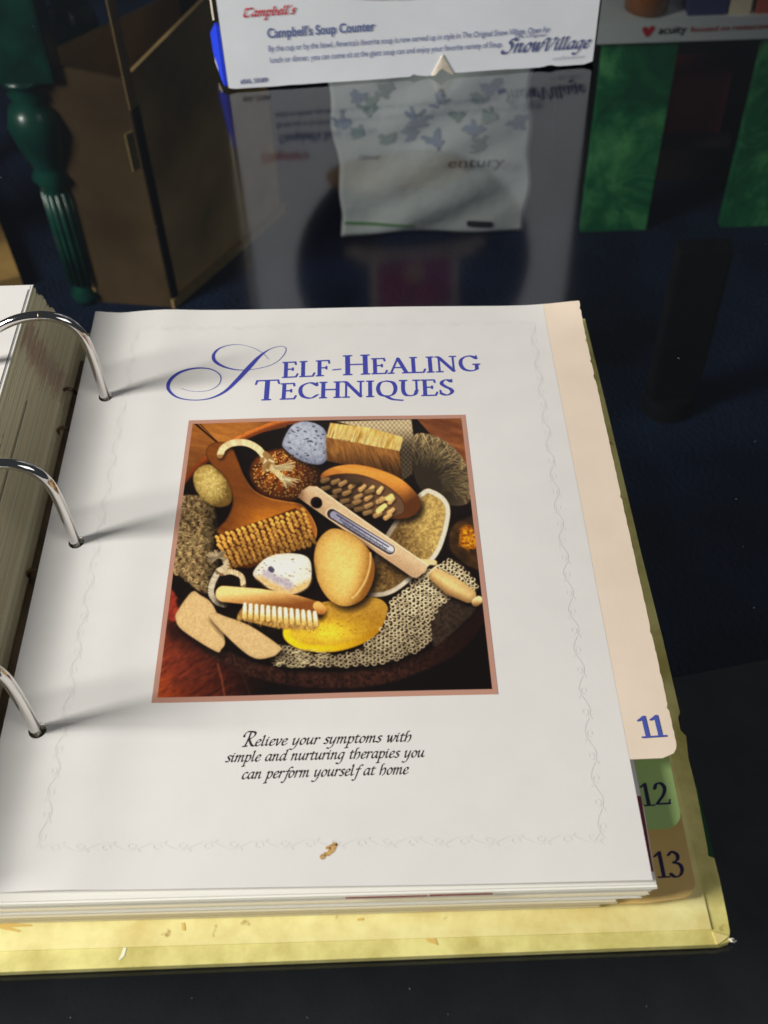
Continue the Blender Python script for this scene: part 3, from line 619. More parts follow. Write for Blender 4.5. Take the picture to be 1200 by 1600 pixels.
def sheet(name, G, thick, m, parent):
    """G: rows x cols x 3 grid; a sheet of that shape with real thickness"""
    R_, C_ = G.shape[:2]; N = R_ * C_; top = G.reshape(-1, 3); bot = top - [0, 0, thick]
    f = []
    for j in range(R_ - 1):
        for i in range(C_ - 1):
            a = j * C_ + i; f += [(a, a + C_, a + C_ + 1, a + 1), (N + a, N + a + 1, N + a + C_ + 1, N + a + C_)]
    r = list(range(C_)) + [j * C_ + C_ - 1 for j in range(1, R_)] + [(R_ - 1) * C_ + i for i in range(C_ - 2, -1, -1)] + [j * C_ for j in range(R_ - 2, 0, -1)]
    f += [(a, b, N + b, N + a) for a, b in zip(r, r[1:] + r[:1])]
    return raw(name, np.vstack([top, bot]), f, m, parent, False)
S_, T_ = np.meshgrid(np.linspace(0, 1, 150), np.linspace(0, 1, 130))
XY = flatpage(S_, T_)
page = sheet('divider_page', onpage(XY[..., 0], XY[..., 1], 0), .0003, m_paper, binder)
tag(page, 'white divider page with a title, a square colour picture and a peach tab')
# punched holes
holes = [tuple(at(*q, .0195)[:2]) for q in ((163, 619), (117, 847), (56, 1141))]
cut = bmesh.new()
for (hx, hy) in holes: bmesh.ops.create_cone(cut, cap_ends=True, segments=40, radius1=.0032, radius2=.0032, depth=.02, matrix=Matrix.Translation((hx + .0006, hy, .02)))
cme = bpy.data.meshes.new('cutter'); cut.to_mesh(cme); cut.free(); cob = bpy.data.objects.new('cutter', cme); col.objects.link(cob); cob.parent = binder
md = page.modifiers.new('punch', 'BOOLEAN'); md.operation = 'DIFFERENCE'; md.object = cob; md.solver = 'EXACT'
dg = bpy.context.evaluated_depsgraph_get(); dg.update(); pm = bpy.data.meshes.new_from_object(page.evaluated_get(dg))
page.modifiers.clear(); page.data = pm; bpy.data.objects.remove(cob)
if not len(pm.materials): pm.materials.append(m_paper)
bm = bmesh.new(); bm.from_mesh(pm)
for fc in bm.faces: fc.smooth = abs(fc.normal.z) > .5
bm.to_mesh(pm); bm.free()
pm.set_sharp_from_angle(angle=math.radians(35))

# peach tab running down the page's outer edge
TB = at(985, 1187, .0205)[:2]; TE = at(1060, 1178, .0205)[:2]; TT = at(905, 470, .0225)[:2]
rows = 150; Gt = np.zeros((rows, 14, 3)); te = (cTR[1] - TB[1]) / (cTR[1] - cBR[1])
nick = rng.normal(0, .00006, rows); nick = np.where(rng.random(rows) < .05, -.0005, nick)
for j in range(rows):
    t = j / (rows - 1); a = cTR * (1 - t * te) + cBR * t * te; b = TT * (1 - t) + np.array([TE[0], TE[1] - .0015]) * t
    drop = 0
    for i in range(14):
        s = i / 13; w = a * (1 - s) + b * s
        # rounded lower corner
        dist = (1 - t) * np.linalg.norm(TT - TE); r = .0055
        if dist < r: 
            lim = 1 - (r - math.sqrt(max(r * r - (r - dist) ** 2, 0))) / .0165; w = a * (1 - s * lim) + b * s * lim
        else: w = w + [nick[j] * s ** 6, 0]
        Gt[j, i] = onpage(w[0], w[1], -.00004)
tab = sheet('index_tab', Gt, .0003, m_tab, page); tag(tab, 'peach index tab numbered 11')

# printing on the page
m_title = mat('title_blue', P(62, 66, 160), .5); m_body = mat('caption_black', P(48, 36, 42), .5); m_border = mat('border_grey', (.797, .772, .742), .5)
m_num = mat('tab_number_blue', P(70, 84, 164), .5); m_numd = mat('tab_number_dark', P(40, 34, 72), .5)
def pg(x, y): return at(x, y, float(page_h(*at(x, y, .0205)[:2])))[:2]
sw = [(545, 425, 2.2), (600, 438, 2.2), (680, 435, 2.4), (738, 405, 3.2), (748, 358, 4.5), (700, 324, 6), (620, 318, 9), (540, 338, 13), (488, 378, 15), (476, 425, 13), (520, 468, 8), (600, 484, 5), (690, 476, 7), (770, 440, 13), (840, 375, 19), (900, 310, 21), (950, 258, 14), (1000, 222, 5), (1050, 205, 3), (1086, 210, 3), (1084, 240, 3.5), (1045, 283, 3), (985, 310, 3), (900, 326, 3.5), (830, 326, 6), (765, 310, 10), (720, 282, 14), (712, 250, 13), (738, 218, 8), (790, 199, 4), (850, 196, 2.6), (920, 213, 2.4), (968, 240, 2.2), (1000, 271, 2)]
sp_ = catmull([(120 + x / 3.333, 480 + y / 3.333, w / 3.333) for x, y, w in sw], 10)
scale = np.linalg.norm(pg(400, 600) - pg(300, 600)) / 100
title = [(np.array([pg(x, y) for x, y, _ in sp_]), np.clip(sp_[:, 2], .5, 9) * scale * .64, 0, 1.)]
h1 = np.linalg.norm(pg(560, 586.5) - pg(560, 557)); h2 = np.linalg.norm(pg(420, 624.5) - pg(420, 594.5))
s1, w1 = roman('ELF-HEALING', big=(4,)); title += fit(s1, w1, pg(441, 590), pg(752, 579), h1, None)
s2, w2 = roman('TECHNIQUES', big=(0,)); title += fit(s2, w2, pg(398, 625.5), pg(711, 617), h2, None)
ink('printed_title', title, .00012, m_title, page, onpage, .00007)
xh = np.linalg.norm(pg(500, 1164) - pg(500, 1154)); cap = []
for txt, a, b in (('Relieve your symptoms with', (377, 1166.5), (643, 1158.5)), ('simple and nurturing therapies you', (352, 1191), (663, 1183)), ('can perform yourself at home', (377, 1217.5), (638, 1209.5))):
    st, wd = ital(txt); cap += fit(st, wd, pg(*a), pg(*b), xh, None)
ink('printed_caption', cap, .00007, m_body, page, onpage, .00007)

# faint scrolled border
def vine(a, b, flip=1):
    a = np.array(a); b = np.array(b); L = np.linalg.norm(b - a); ex = (b - a) / L; ey = np.array([-ex[1], ex[0]]) * flip; n = max(2, round(L / .0165)); per = L / n; out = []
    x = np.linspace(0, L, n * 24); y = .0014 * np.sin(x / per * 6.283); out.append((a + np.outer(x, ex) + np.outer(y, ey), .00030, .6, .6))
    for k in range(n):
        for s in (0, 1):
            cx, sg = (k + .28 + .5 * s) * per, (1 if s == 0 else -1)
            th = np.linspace(0, 5.2, 16); r = .0017 * (1 - th / 9)
            out.append((a + np.outer(cx + r * np.cos(th) * .9, ex) + np.outer(-sg * .0004 + sg * r * np.sin(th) * .8, ey), .00024, .6, .7))
            out.append((a + np.outer(np.array([cx + .0018, cx + .0027]), ex) + np.outer(np.array([sg * .0010, sg * .0016]), ey), [.0003, .0004], 0, 1.))
    return out
bTL, bTR, bBR, bBL = (pg(213, 515), pg(830, 504), pg(943, 1309), pg(63, 1325))
ink('printed_border', vine(bTL, bTR) + vine(bTR, bBR) + vine(bBL, bBR) + vine(bTL, bBL), .00015, m_border, page, onpage, .00005)
# dried drip
m_drip = mat('dried_drip', P(190, 154, 98), .45, noise=(900, .4)); m_dripd = mat('drip_speck', P(96, 62, 30), .5)
px2 = lambda L: np.array([pg(x, y) for x, y in L])
ink('dried_stain', [(px2([(523, 1320), (518, 1328), (513, 1335), (509, 1334), (504, 1339)]), [.0009, .0011, .0006, .0006, .0009], 0, 1.), (px2([(511, 1325), (518, 1323)]), [.0005, .0008], 0, 1.)], .0001, m_drip, page, onpage, .00009)
for q_ in ((525, 1320, .00035), (515, 1325, .0003), (507, 1337, .0002)): ink('dark_speck', [(px2([q_[:2], (q_[0] + .5, q_[1] + .5)]), q_[2], 0, 1.)], .00006, m_dripd, page, onpage, .00013)
hn = np.linalg.norm(pg(1020, 1151) - pg(1020, 1119))
st, wd = roman('11', small=1., nib=.10, fine=.04, gap=-.04)
def tabplace(x, y, z): return onpage(x, y, z)
ink('tab_number', fit(st, wd, pg(1001.6, 1152.6), pg(1042.6, 1150), hn, None), .0001, m_numd, tab, tabplace, .00002)
ink('tab_number', fit(st, wd, pg(1000.8, 1152.2), pg(1041.8, 1149.5), hn, None), .0001, m_num, tab, tabplace, .00006)

# the two dividers below, their tabs showing
for (nm, z, m, br, bl_, num, na, nb, nh, lab) in (('12', .0130, m_tab12, (1068, 1294), (1008, 1296), '12', (1002, 1259), (1050, 1257), 34, 'green index tab numbered 12'), ('13', .0072, m_tab13, (1091, 1403), (1010, 1411), '13', (1026, 1371), (1071, 1369), 36, 'tan index tab numbered 13')):
    b1 = at(*br, z); b0 = at(*bl_, z); tx = TT[0] + (.0005 if nm == '12' else .0012)
    r = .006; poly = [(.010, -.001), (.010, max(b0[1], -.2812)), (.205, max(b0[1], -.2812)), (.207, b0[1]), (b0[0], b0[1])]
    for k in range(9):
        a = -math.pi / 2 + k / 8 * math.pi / 2; poly.append((b1[0] - r + r * math.cos(a), b1[1] + r + r * math.sin(a)))
    poly += [(tx, -.001)]
    d = prism('divider_page', poly, z - .0003, z, m, binder); tag(d, lab)
    hh = np.linalg.norm(at(1040, 1250, z)[:2] - at(1040, 1250 - nh, z)[:2])
    st, wd = roman(num, small=1., nib=.085, fine=.035, gap=.02)
    ink('tab_number', fit(st, wd, at(*na, z)[:2], at(*nb, z)[:2], hh, None), .0001, m_numd, d, flat(z), .00006)

# loose leaves under the divider page: one block of many leaves
m_leaf = attr_mat('leaf_edges', .6)
def stack(name, leaves, parent, seg=40, notch=False):
    V, F_, Cc = [], [], []
    for (x0, x1, y0, y1, z0, th, skew, colr, edgecol) in leaves:
        ys = np.linspace(y1, y0, seg + 1); b = len(V)
        for i, y in enumerate(ys):
            xx = x1 + skew * i / seg
            xn = next((.0166 for hx, hy in holes if notch and abs(y - hy) < .0034), x0)
            V += [(xn, y, z0), (xx, y, z0), (xx, y, z0 + th), (xn, y, z0 + th)]
        n = seg
        for i in range(n):
            p = b + 4 * i; q = p + 4
            for k, quad in enumerate(((p, q, q + 1, p + 1), (p + 1, q + 1, q + 2, p + 2), (p + 2, q + 2, q + 3, p + 3), (p + 3, q + 3, q, p))):
                F_.append(quad); Cc.append(edgecol(i / n, 'side') if k == 1 else colr)
        F_ += [(b, b + 1, b + 2, b + 3), (b + 4 * n, b + 4 * n + 3, b + 4 * n + 2, b + 4 * n + 1)]; Cc += [colr, edgecol(0, 'front')]
    o = raw(name, V, F_, m_leaf, parent)
    at_ = o.data.color_attributes.new('Col', 'FLOAT_COLOR', 'CORNER')
    arr = np.concatenate([np.repeat(np.array([[*c, 1.]]), 4, 0) for c in Cc]).astype(np.float32)
    at_.data.foreach_set('color', arr.ravel()); return o
white, cream, tan, grey = P(222, 220, 212), P(212, 203, 176), P(186, 174, 140), P(158, 154, 146)
leaves = []; z = .0046
NL = 44
for k in range(NL):
    f = k / (NL - 1); z = .0047 + f * (.0184 - .0047)
    step = [(.0, .194), (.18, .200), (.34, .2055), (.5, .2125), (.64, .2145), (.8, .2158), (1.01, .2162)]
    x1 = next(b for a, b in step if f <= a + .001) + rng.normal(0, .0004)
    if f > .86: x1 = .2168 + rng.normal(0, .0002)
    grp = [0, 0, 0, 1, 1, 2, 2, 2, 2, 3, 3, 4, 4, 4, 5, 5, 5, 6, 6, 7, 7, 7, 7, 8, 8, 9, 9, 9, 10, 10, 11, 11, 11, 12, 12, 12, 13, 13, 14, 14, 14, 14, 15, 15][k]
    yb = -.2846 + .0014 * f + .55 * [0, .0008, -.0003, .0006, -.0004, .0005, .0009, -.0002, .0007, -.0003, .0006, .0010, -.0002, .0007, -.0007, .0004][grp] + rng.normal(0, .00008)
    if f < .86: c_g = [cream, white, tan, white, cream, white, grey, white, tan, cream, white, grey, white, cream, white, white][grp]
    c = c_g if f < .86 else white
    def ec(t, w, c=c, f=f): return P(120, 52, 70) if (w == 'side' and .45 < f < .97 and t > .42 and rng.random() < .55) else tuple(np.array(c) * (.92 if w == 'side' else 1))
    leaves.append((.004 + rng.normal(0, .0005), x1, yb, -.0005 + rng.normal(0, .0006), z, .00024, .002, c, ec))
stk = stack('page_stack', leaves, binder, 220, True)
m_loose = mat('loose_leaf_white', P(214, 212, 206), .5); m_loosed = mat('loose_leaf_maroon', P(120, 48, 64), .5); m_looseg = mat('loose_leaf_grey', P(150, 150, 152), .5)
prism('protruding_leaf', [(.205, -.2300), (.2182, -.2300), (.2186, -.2530), (.205, -.2530)], .01862, .01880, m_loose, stk)
prism('protruding_leaf', [(.205, -.2300), (.2187, -.2300), (.2190, -.2560), (.205, -.2560)], .01775, .01790, m_looseg, stk)
prism('protruding_leaf', [(.205, -.2532), (.2186, -.2532), (.2184, -.2790), (.205, -.2790)], .01862, .01880, m_loosed, stk)
prism('protruding_leaf', [(.205, -.2562), (.2191, -.2562), (.2187, -.2826), (.205, -.2826)], .01800, .01815, m_loose, stk)
# dark printed bleeds on the front edges
m_bleed = mat('printed_bleed', P(120, 62, 52), .6); m_bleedd = mat('printed_bleed_dark', P(40, 36, 40), .6); m_bleedo = mat('printed_bleed_orange', P(214, 150, 112), .6)
def frontbar(px0, px1, py, m, h=.00014):
    zz = .0115; a = at(px0, py, zz); yv = -.2845; d0 = on_y(px0, py, yv); d1 = on_y(px1, py - .03 * (px1 - px0), yv)
    box('printed_bleed', (d0[0], yv - .00005, d0[2] - h), (d1[0], yv + .0004, d0[2] + h), m, stk)
frontbar(540, 668, 1404, m_bleed); frontbar(671, 770, 1400, m_bleed); frontbar(660, 720, 1424, m_bleedo, .00018); frontbar(784, 792, 1429, m_bleedd, .0006); frontbar(794, 806, 1428, m_bleedo, .0004)

# the left pile, its leaf edges facing the rings, fanned out
m_leftc = [P(204, 194, 164), P(196, 184, 152), P(208, 199, 172), P(188, 178, 148)]
left = []; NB = 96
for k in range(NB):
    f = k / (NB - 1); z = .0042 + f * (.0398 - .0042)
    x1 = -.0062 - .0185 * f ** .85 + rng.normal(0, .00009) - .0004 * ((k // 7) % 3 == 0)
    y1 = .0004 + rng.normal(0, .0007) - .0016 * (1 - f) - .0012 * ((k // 9) % 2)
    c = m_leftc[rng.integers(0, 4)]; yc = -.028 - .012 * (1 - f); dark = (60 <= k <= 62); dark2 = k in (78, 48)
    def ec(t, w, c=c, yc=yc, f=f, dark=dark, dark2=dark2, j=rng.normal(0, .003)):
        y = .0 - t * .283; cc = np.minimum(np.array(c) * 1.35, .88)  # leaf edges lightened in colour in place of bounced light
        if .12 < f < .93 and abs(y - yc - j) < .009: cc = cc * np.array([.60, .34, .40])
        if dark and -.16 < y < -.062: cc = np.array([.03, .03, .03])
        if dark2 and -.12 < y < -.085 and int(y * 600) % 3: cc = np.array([.04, .035, .035])
        return tuple(cc)
    left.append((x1 - .216, x1, -.284, y1, z, .00028, -.0, c, ec))
lst = stack('page_stack', left, binder, 90)
tp = [(-.0247, .0006), (-.0247, -.2845), (-.240, -.2845), (-.240, .0006)]
top_l = prism('top_leaf', tp, .0402, .0405, m_paper, lst)
m_rule = mat('ruled_line', P(60, 58, 56), .6)
ink('ruled_line', [(np.array([(-.0262, -.003), (-.0262, -.28)]), .00022, 0, 1.), (np.array([(-.0256, -.0), (-.0256, -.284)]), .00009, 0, 1.)], .0001, m_rule, top_l, flat(.0405), .00006)

# the three chromed rings
prof = [(.0125, .004), (.0127, .02), (.0127, .034), (.0122, .046), (.0110, .0545), (.0080, .0607), (.0030, .0645), (-.0040, .0660), (-.0120, .0652), (-.0200, .0622), (-.0280, .0570), (-.0350, .0490), (-.0395, .0390), (-.0405, .0260), (-.0405, .004)]
for i, (hx, hy) in enumerate(holes):
    dx = hx - .0125
    path = catmull([(x + dx, 0, z) for x, z in prof], 18); path[:, 1] = hy
    rg = tube('binder_ring', path, .0021, m_chrome, binder, 40)
    k = int(np.argmin(np.abs(path[:, 0] - (-.0048 if i == 0 else -.016)) + (path[:, 2] < .05)))
    c = Vector(path[k]); t = (Vector(path[k + 1]) - Vector(path[k - 1])).normalized()
    bmj = bmesh.new(); bmesh.ops.create_cone(bmj, cap_ends=True, segments=24, radius1=.00225, radius2=.00225, depth=.0005, matrix=Matrix.Translation(c) @ t.to_track_quat('Z', 'Y').to_matrix().to_4x4())
    bmobj('ring_joint', bmj, m_plate, rg, True)
# small steel tongues of the ring mechanism between the two piles
for (qx, qy) in ((106, 607), (98, 668), (52, 890)):
    p = at(qx, qy, .012); th = np.linspace(0, 3.4, 10)
    tube('ring_tongue', [(p[0] + .003 * math.cos(a), p[1], .0085 + .0035 * math.sin(a)) for a in th], .0008, m_plate, binder, 8)

# ------------------------------------------------------------------ the printed colour picture: a still life of bath brushes and sponges,
# drawn into a fine colour grid.  (u, v) run over the printed square; drawing units are thousandths of its width.
NP = 560
uu, vv_ = np.meshgrid(np.linspace(0, 1, NP), np.linspace(0, 1, NP))
src = np.array([(0, 0), (1, 0), (1, 1), (0, 1)], float); dst = np.array([(140, 35), (1070, 17), (1176, 955), (13, 983)], float)
A_ = []; b_ = []
for (x, y), (X, Y) in zip(src, dst): A_ += [[x, y, 1, 0, 0, 0, -X * x, -X * y], [0, 0, 0, x, y, 1, -Y * x, -Y * y]]; b_ += [X, Y]
hc = np.linalg.solve(np.array(A_), np.array(b_)); wq = hc[6] * uu + hc[7] * vv_ + 1
PX = (hc[0] * uu + hc[1] * vv_ + hc[2]) / wq; PY = (hc[3] * uu + hc[4] * vv_ + hc[5]) / wq
img = np.zeros((NP, NP, 3)); img[:] = (24, 17, 14)
prng = np.random.default_rng(5)
HI = np.linalg.inv(np.array([[hc[0], hc[1], hc[2]], [hc[3], hc[4], hc[5]], [hc[6], hc[7], 1]]))
def cell_of(x, y):
    q = HI @ np.array([x, y, 1.]); return int(np.clip(q[1] / q[2] * NP, 0, NP - 1)), int(np.clip(q[0] / q[2] * NP, 0, NP - 1))
def vnoise(scale, seed=0, ang=0., stretch=1., octs=3):
    """value noise over the picture, 0..1"""
    g = np.random.default_rng(seed); ca, sa = math.cos(ang), math.sin(ang); X = (PX * ca + PY * sa) / stretch; Y = -PX * sa + PY * ca; out = 0; amp = 1; tot = 0
    for o in range(octs):
        s = scale / 2 ** o; tab_ = g.random((257, 257)); x = X / s + 40; y = Y / s + 40; i = np.floor(x).astype(int); j = np.floor(y).astype(int); fx = x - i; fy = y - j
        fx = fx * fx * (3 - 2 * fx); fy = fy * fy * (3 - 2 * fy); i %= 256; j %= 256
        out = out + amp * ((tab_[j, i] * (1 - fx) + tab_[j, i + 1] * fx) * (1 - fy) + (tab_[j + 1, i] * (1 - fx) + tab_[j + 1, i + 1] * fx) * fy); tot += amp; amp *= .6
    return out / tot
def sdf(poly):
    p = np.asarray(poly, float); x0, y0 = p.min(0) - 30; x1, y1 = p.max(0) + 30
    m = (PX > x0) & (PX < x1) & (PY > y0) & (PY < y1); X = PX[m]; Y = PY[m]; d = np.full(X.shape, 1e9); ins = np.zeros(X.shape, bool)
    for (ax, ay), (bx, by) in zip(p, np.roll(p, -1, 0)):
        ex, ey = bx - ax, by - ay; t = np.clip(((X - ax) * ex + (Y - ay) * ey) / (ex * ex + ey * ey + 1e-9), 0, 1)
        d = np.minimum(d, (X - ax - t * ex) ** 2 + (Y - ay - t * ey) ** 2)
        c = ((ay > Y) != (by > Y)) & (X < (bx - ax) * (Y - ay) / (by - ay + 1e-12) + ax); ins ^= c
    D = np.full(PX.shape, 99.); D[m] = np.sqrt(d) * np.where(ins, -1, 1); return D
def capd(pts, r):
    pts = np.asarray(pts, float); r = np.broadcast_to(np.asarray(r, float), (len(pts),)); D = np.full(PX.shape, 99.)
    x0, y0 = pts.min(0) - r.max() - 25; x1, y1 = pts.max(0) + r.max() + 25; m = (PX > x0) & (PX < x1) & (PY > y0) & (PY < y1); X, Y = PX[m], PY[m]; d = np.full(X.shape, 99.)
    for k in range(len(pts) - 1):
        (ax, ay), (bx, by) = pts[k], pts[k + 1]; ex, ey = bx - ax, by - ay; t = np.clip(((X - ax) * ex + (Y - ay) * ey) / (ex * ex + ey * ey + 1e-9), 0, 1)
        d = np.minimum(d, np.hypot(X - ax - t * ex, Y - ay - t * ey) - (r[k] + (r[k + 1] - r[k]) * t))
    D[m] = d; return D
def sm(pts, sub=8): return catmull(pts, sub, True)
def ramp(x, a, b): t = np.clip((x - a) / (b - a), 0, 1); return t * t * (3 - 2 * t)
def put(D, colr, soft=1.3, alpha=1.):
    global img
    a = (np.clip(.5 - D / (2 * soft), 0, 1) * alpha)[..., None]; img = img * (1 - a) + np.broadcast_to(colr, img.shape) * a
def mixc(a, b, t): return np.asarray(a, float) * (1 - t[..., None]) + np.asarray(b, float) * t[..., None]
def along(dx, dy, x0, y0, L): n = math.hypot(dx, dy); return ((PX - x0) * dx + (PY - y0) * dy) / n / L
def shadow(D, dx, dy, soft, al): # the dark the still life's own pictured light leaves beside an item
    sh = np.roll(np.roll(D, int(dy), 0), int(dx), 1); put(sh, np.array((14, 9, 8)), soft, al)
def bulge(D, R): return np.clip(1 - np.clip(1 + D / R, 0, 1) ** 2, 0, 1) ** .5   # 0 at the rim, 1 inside
fine = vnoise(7, 1, octs=2); mid = vnoise(26, 2); big = vnoise(90, 3); grain = vnoise(14, 4, .25, 5)

# wooden boards and the bowl
wood = mixc((128, 82, 40), (196, 134, 66), np.clip(grain * .8 + .1, 0, 1) * (.7 + .3 * big))
D = sdf([(60, -20), (170, 40), (238, 108), (120, 260), (60, 260)]); put(D, wood * (.72 + .2 * ramp(PY, 240, 60)[..., None]) * (1, .98, 1.02))
D = sdf([(165, 30), (480, 0), (470, 60), (330, 90), (200, 160), (238, 108)]); put(D, wood * (1.02 - .2 * ramp(PX, 300, 440)[..., None])); put(capd([(158, 42), (190, 70), (236, 108)], [4, 3, 3]), (42, 22, 10))
D = sdf([(880, 0), (1100, 0), (1110, 240), (960, 90)]); put(D, mixc((92, 52, 30), (150, 98, 60), np.clip(vnoise(16, 9, .3, 4) * 1.1, 0, 1)))
rimo = catmull([(118, 262), (160, 200), (230, 145), (330, 90), (430, 52), (520, 34)], 10)
put(capd(rimo, [11] * len(rimo)), mixc((120, 62, 26), (206, 124, 58), ramp(PX, 130, 330) * (.7 + .3 * fine))); put(capd(rimo + [3, 7], [7] * len(rimo)), (70, 34, 16), 4, .6)
D = sdf(sm([(120, 262), (230, 158), (340, 104), (450, 68), (640, 40), (900, 60), (1080, 200), (1140, 480), (1130, 700), (980, 850), (700, 930), (420, 900), (200, 790), (90, 600), (80, 420)]))
put(D, mixc((22, 15, 13), (34, 24, 20), mid), 3)
# the fuzzy lower rim and the rust cloth
clothn = vnoise(9, 12, -.6, 3)
D = sdf([(0, 560), (70, 590), (120, 650), (230, 800), (400, 890), (600, 925), (800, 905), (1000, 830), (1130, 690), (1180, 690), (1190, 990), (0, 990)])
rust = mixc((58, 28, 24), (150, 70, 44), np.clip(clothn * .75 + ramp(PX, 360, 20) * .6 - .28, 0, 1)); rust = mixc(rust * 1., (186, 92, 40), ramp(PX * .8 - PY * .6, -430, -570) * clothn); dk = ramp(PX, 230, 430)
rust = mixc(rust, (24, 17, 17), np.clip(dk + .15 * (mid - .5), 0, 1)); rust = mixc(rust, (34, 20, 20), .75 * np.exp(-((PY - (725 + (PX - 60) * .38)) / 45) ** 2) * ramp(PX, 40, 90)); put(D, rust, 3)
D = sdf([(55, 585), (85, 600), (120, 660), (135, 720), (70, 700)]); put(D, mixc((96, 36, 30), (176, 76, 56), clothn), 4)
rim = catmull([(110, 640), (160, 745), (240, 815), (400, 880), (600, 905), (800, 888), (1000, 808), (1100, 720), (1135, 660)], 10)
put(capd(rim, np.interp(np.arange(len(rim)), [0, 20, 50, 60, len(rim)], [12, 22, 30, 30, 14])), mixc((34, 20, 18), (98, 62, 50), np.clip(fine * .8 + mid * .5 - .35, 0, 1) * ramp(PX, 100, 260) * ramp(PX, 1110, 800) + .08), 5)
put(capd([(238, 850), (252, 905), (262, 968)], 3.2), (150, 88, 66), 2.5, .6); put(capd([(318, 880), (350, 962)], 3), (74, 42, 36), 3, .7)
# woven loofah at the left
D = sdf(sm([(80, 300), (120, 285), (180, 290), (228, 330), (236, 380), (226, 450), (240, 500), (238, 580), (190, 612), (120, 560), (80, 520)]))
cl = np.clip(.5 + .5 * np.sin(PX / 4.6 + 5 * vnoise(22, 21)) * np.sin(PY / 6.5 + 6 * vnoise(18, 22)), 0, 1) * .7 + fine * .5 - .12
sd_ = np.clip(1.05 - ramp(PX, 170, 240) * .6 - ramp(PY, 480, 610) * .15, 0, 1); put(D, mixc((50, 36, 22), (200, 172, 128), np.clip(cl, 0, 1)) * sd_[..., None], 4)
for k in range(380):
    a = prng.uniform(0, 6.28); x = prng.uniform(88, 228); y = prng.uniform(292, 596)
    if D[cell_of(x, y)] > -3: continue
    th = np.linspace(a, a + 2.6, 5); put(capd(np.stack([x + 9.5 + 7 * np.cos(th), y + 11 + 6 * np.sin(th)], 1) - [9, 9], 1.2), (34, 24, 16), 1.4, .5); put(capd(np.stack([x + 7 * np.cos(th), y + 6 * np.sin(th)], 1), 1.6), np.array((188, 164, 120)) * prng.uniform(.6, 1.15) * (1 - .45 * ramp(np.array(x), 170, 235)), 1.2, .85)
# round tan sponge
D = sdf(sm([(157, 215), (185, 186), (222, 185), (262, 215), (285, 265), (282, 312), (240, 325), (195, 305), (162, 262)])); b = bulge(D, 60)
put(D, mixc((116, 92, 48), (214, 190, 120), np.clip(b * .7 + .45 * fine - .1 - ramp(PX + PY * .5, 350, 420) * .6, 0, 1)), 3)
for k in range(110):
    x = prng.uniform(165, 262); y = prng.uniform(190, 312); a = prng.uniform(-1, 2)
    if math.hypot(x - 218, y - 252) < 55: put(capd([(x, y), (x + 9 * math.cos(a), y + 9 * math.sin(a))], 1.), np.array((232, 212, 150)) * prng.uniform(.6, 1.05), 1., .6)
# spiny brown ball
D = sdf(sm([(345, 215), (365, 165), (420, 135), (490, 132), (560, 165), (590, 215), (580, 270), (520, 300), (440, 303), (375, 275)])); b = bulge(D, 90); lit = np.clip(1.25 - np.hypot(PX - 430, PY - 185) / 150, 0, 1)
base = mixc((30, 17, 12), (150, 84, 32), lit * (.5 + .5 * b)); an = np.arctan2(PY - 120, PX - 500); base = mixc(base, (58, 30, 14), .7 * lit * (np.sin(an * 22) > .55)); put(D, base, 3)
for k in range(520):
    x = prng.uniform(350, 585); y = prng.uniform(136, 298); l = max(0, 1.2 - math.hypot(x - 425, y - 195) / 150)
    if l < .15 or ((x - 465) / 110) ** 2 + ((y - 216) / 78) ** 2 > 1: continue
    put(capd([(x, y), (x + .1, y)], 2.), np.array((255, 205, 122)) * min(1, .35 + l * .62), 1.1, .9)
# lilac pumice
def pumice(poly, lo, hi, R, seed, pits, rx=1, ry=-.6, x0=0, y0=0, L=100):
    D = sdf(sm(poly)); b = bulge(D, R); t = np.clip(.35 + .5 * b + .3 * along(rx, ry, x0, y0, L) + .35 * (fine - .5) + .3 * (mid - .5), 0, 1); put(D, mixc(lo, hi, t), 1.8)
    g = np.random.default_rng(seed); c = np.mean(poly, 0); s = np.ptp(poly, axis=0) / 2
    for k in range(pits):
        a = g.uniform(0, 6.28); r = math.sqrt(g.uniform(0, .8)); x = c[0] + s[0] * r * math.cos(a); y = c[1] + s[1] * r * math.sin(a); put(capd([(x, y), (x + g.uniform(2, 7), y + g.uniform(-2, 3))], g.uniform(.9, 2.2)), np.array(lo) * .55, 1.2, .7)
    return D
shadow(sdf(sm([(457, 112), (490, 55), (545, 42), (602, 72), (612, 150), (585, 184), (520, 172), (470, 138)])), 4, 8, 9, .7)
pumice([(457, 112), (490, 55), (545, 42), (602, 72), (612, 150), (585, 184), (520, 172), (470, 138)], (74, 78, 96), (168, 174, 196), 50, 31, 40, -.3, -1, 530, 150, 110)
# fibre brush at the top, its woven back to the right
D = sdf([(640, 42), (890, 33), (897, 90), (893, 215), (858, 235), (850, 100), (720, 62)]); wv = .5 + .5 * np.sin(PX / 2.4) * np.sin(PY / 2.6); put(D, mixc((88, 72, 56), (206, 188, 156), np.clip(wv * .6 + ramp(PY, 130, 50) * .5, 0, 1)) * (.62 + .38 * ramp(PY, 150, 60))[..., None], 1.5)
D = sdf([(603, 92), (850, 132), (858, 228), (800, 205), (700, 190), (606, 172)]); hair = vnoise(6, 41, 1.2, 5); put(D, mixc((82, 54, 28), (176, 126, 70), np.clip(hair * .9 - .1 + .3 * ramp(PY - PX * .16, 90, 0), 0, 1)) * (1 - .35 * ramp(PY, 130, 215))[..., None], 2)
D = sdf([(618, 46), (740, 60), (862, 92), (850, 138), (760, 122), (680, 104), (604, 94)]); hair = vnoise(5, 42, 1.9, 6); put(D, mixc((150, 106, 46), (246, 218, 142), np.clip(hair * 1.2 - .15 + .2 * ramp(PY - PX * .16, -10, -50), 0, 1)), 2.2)
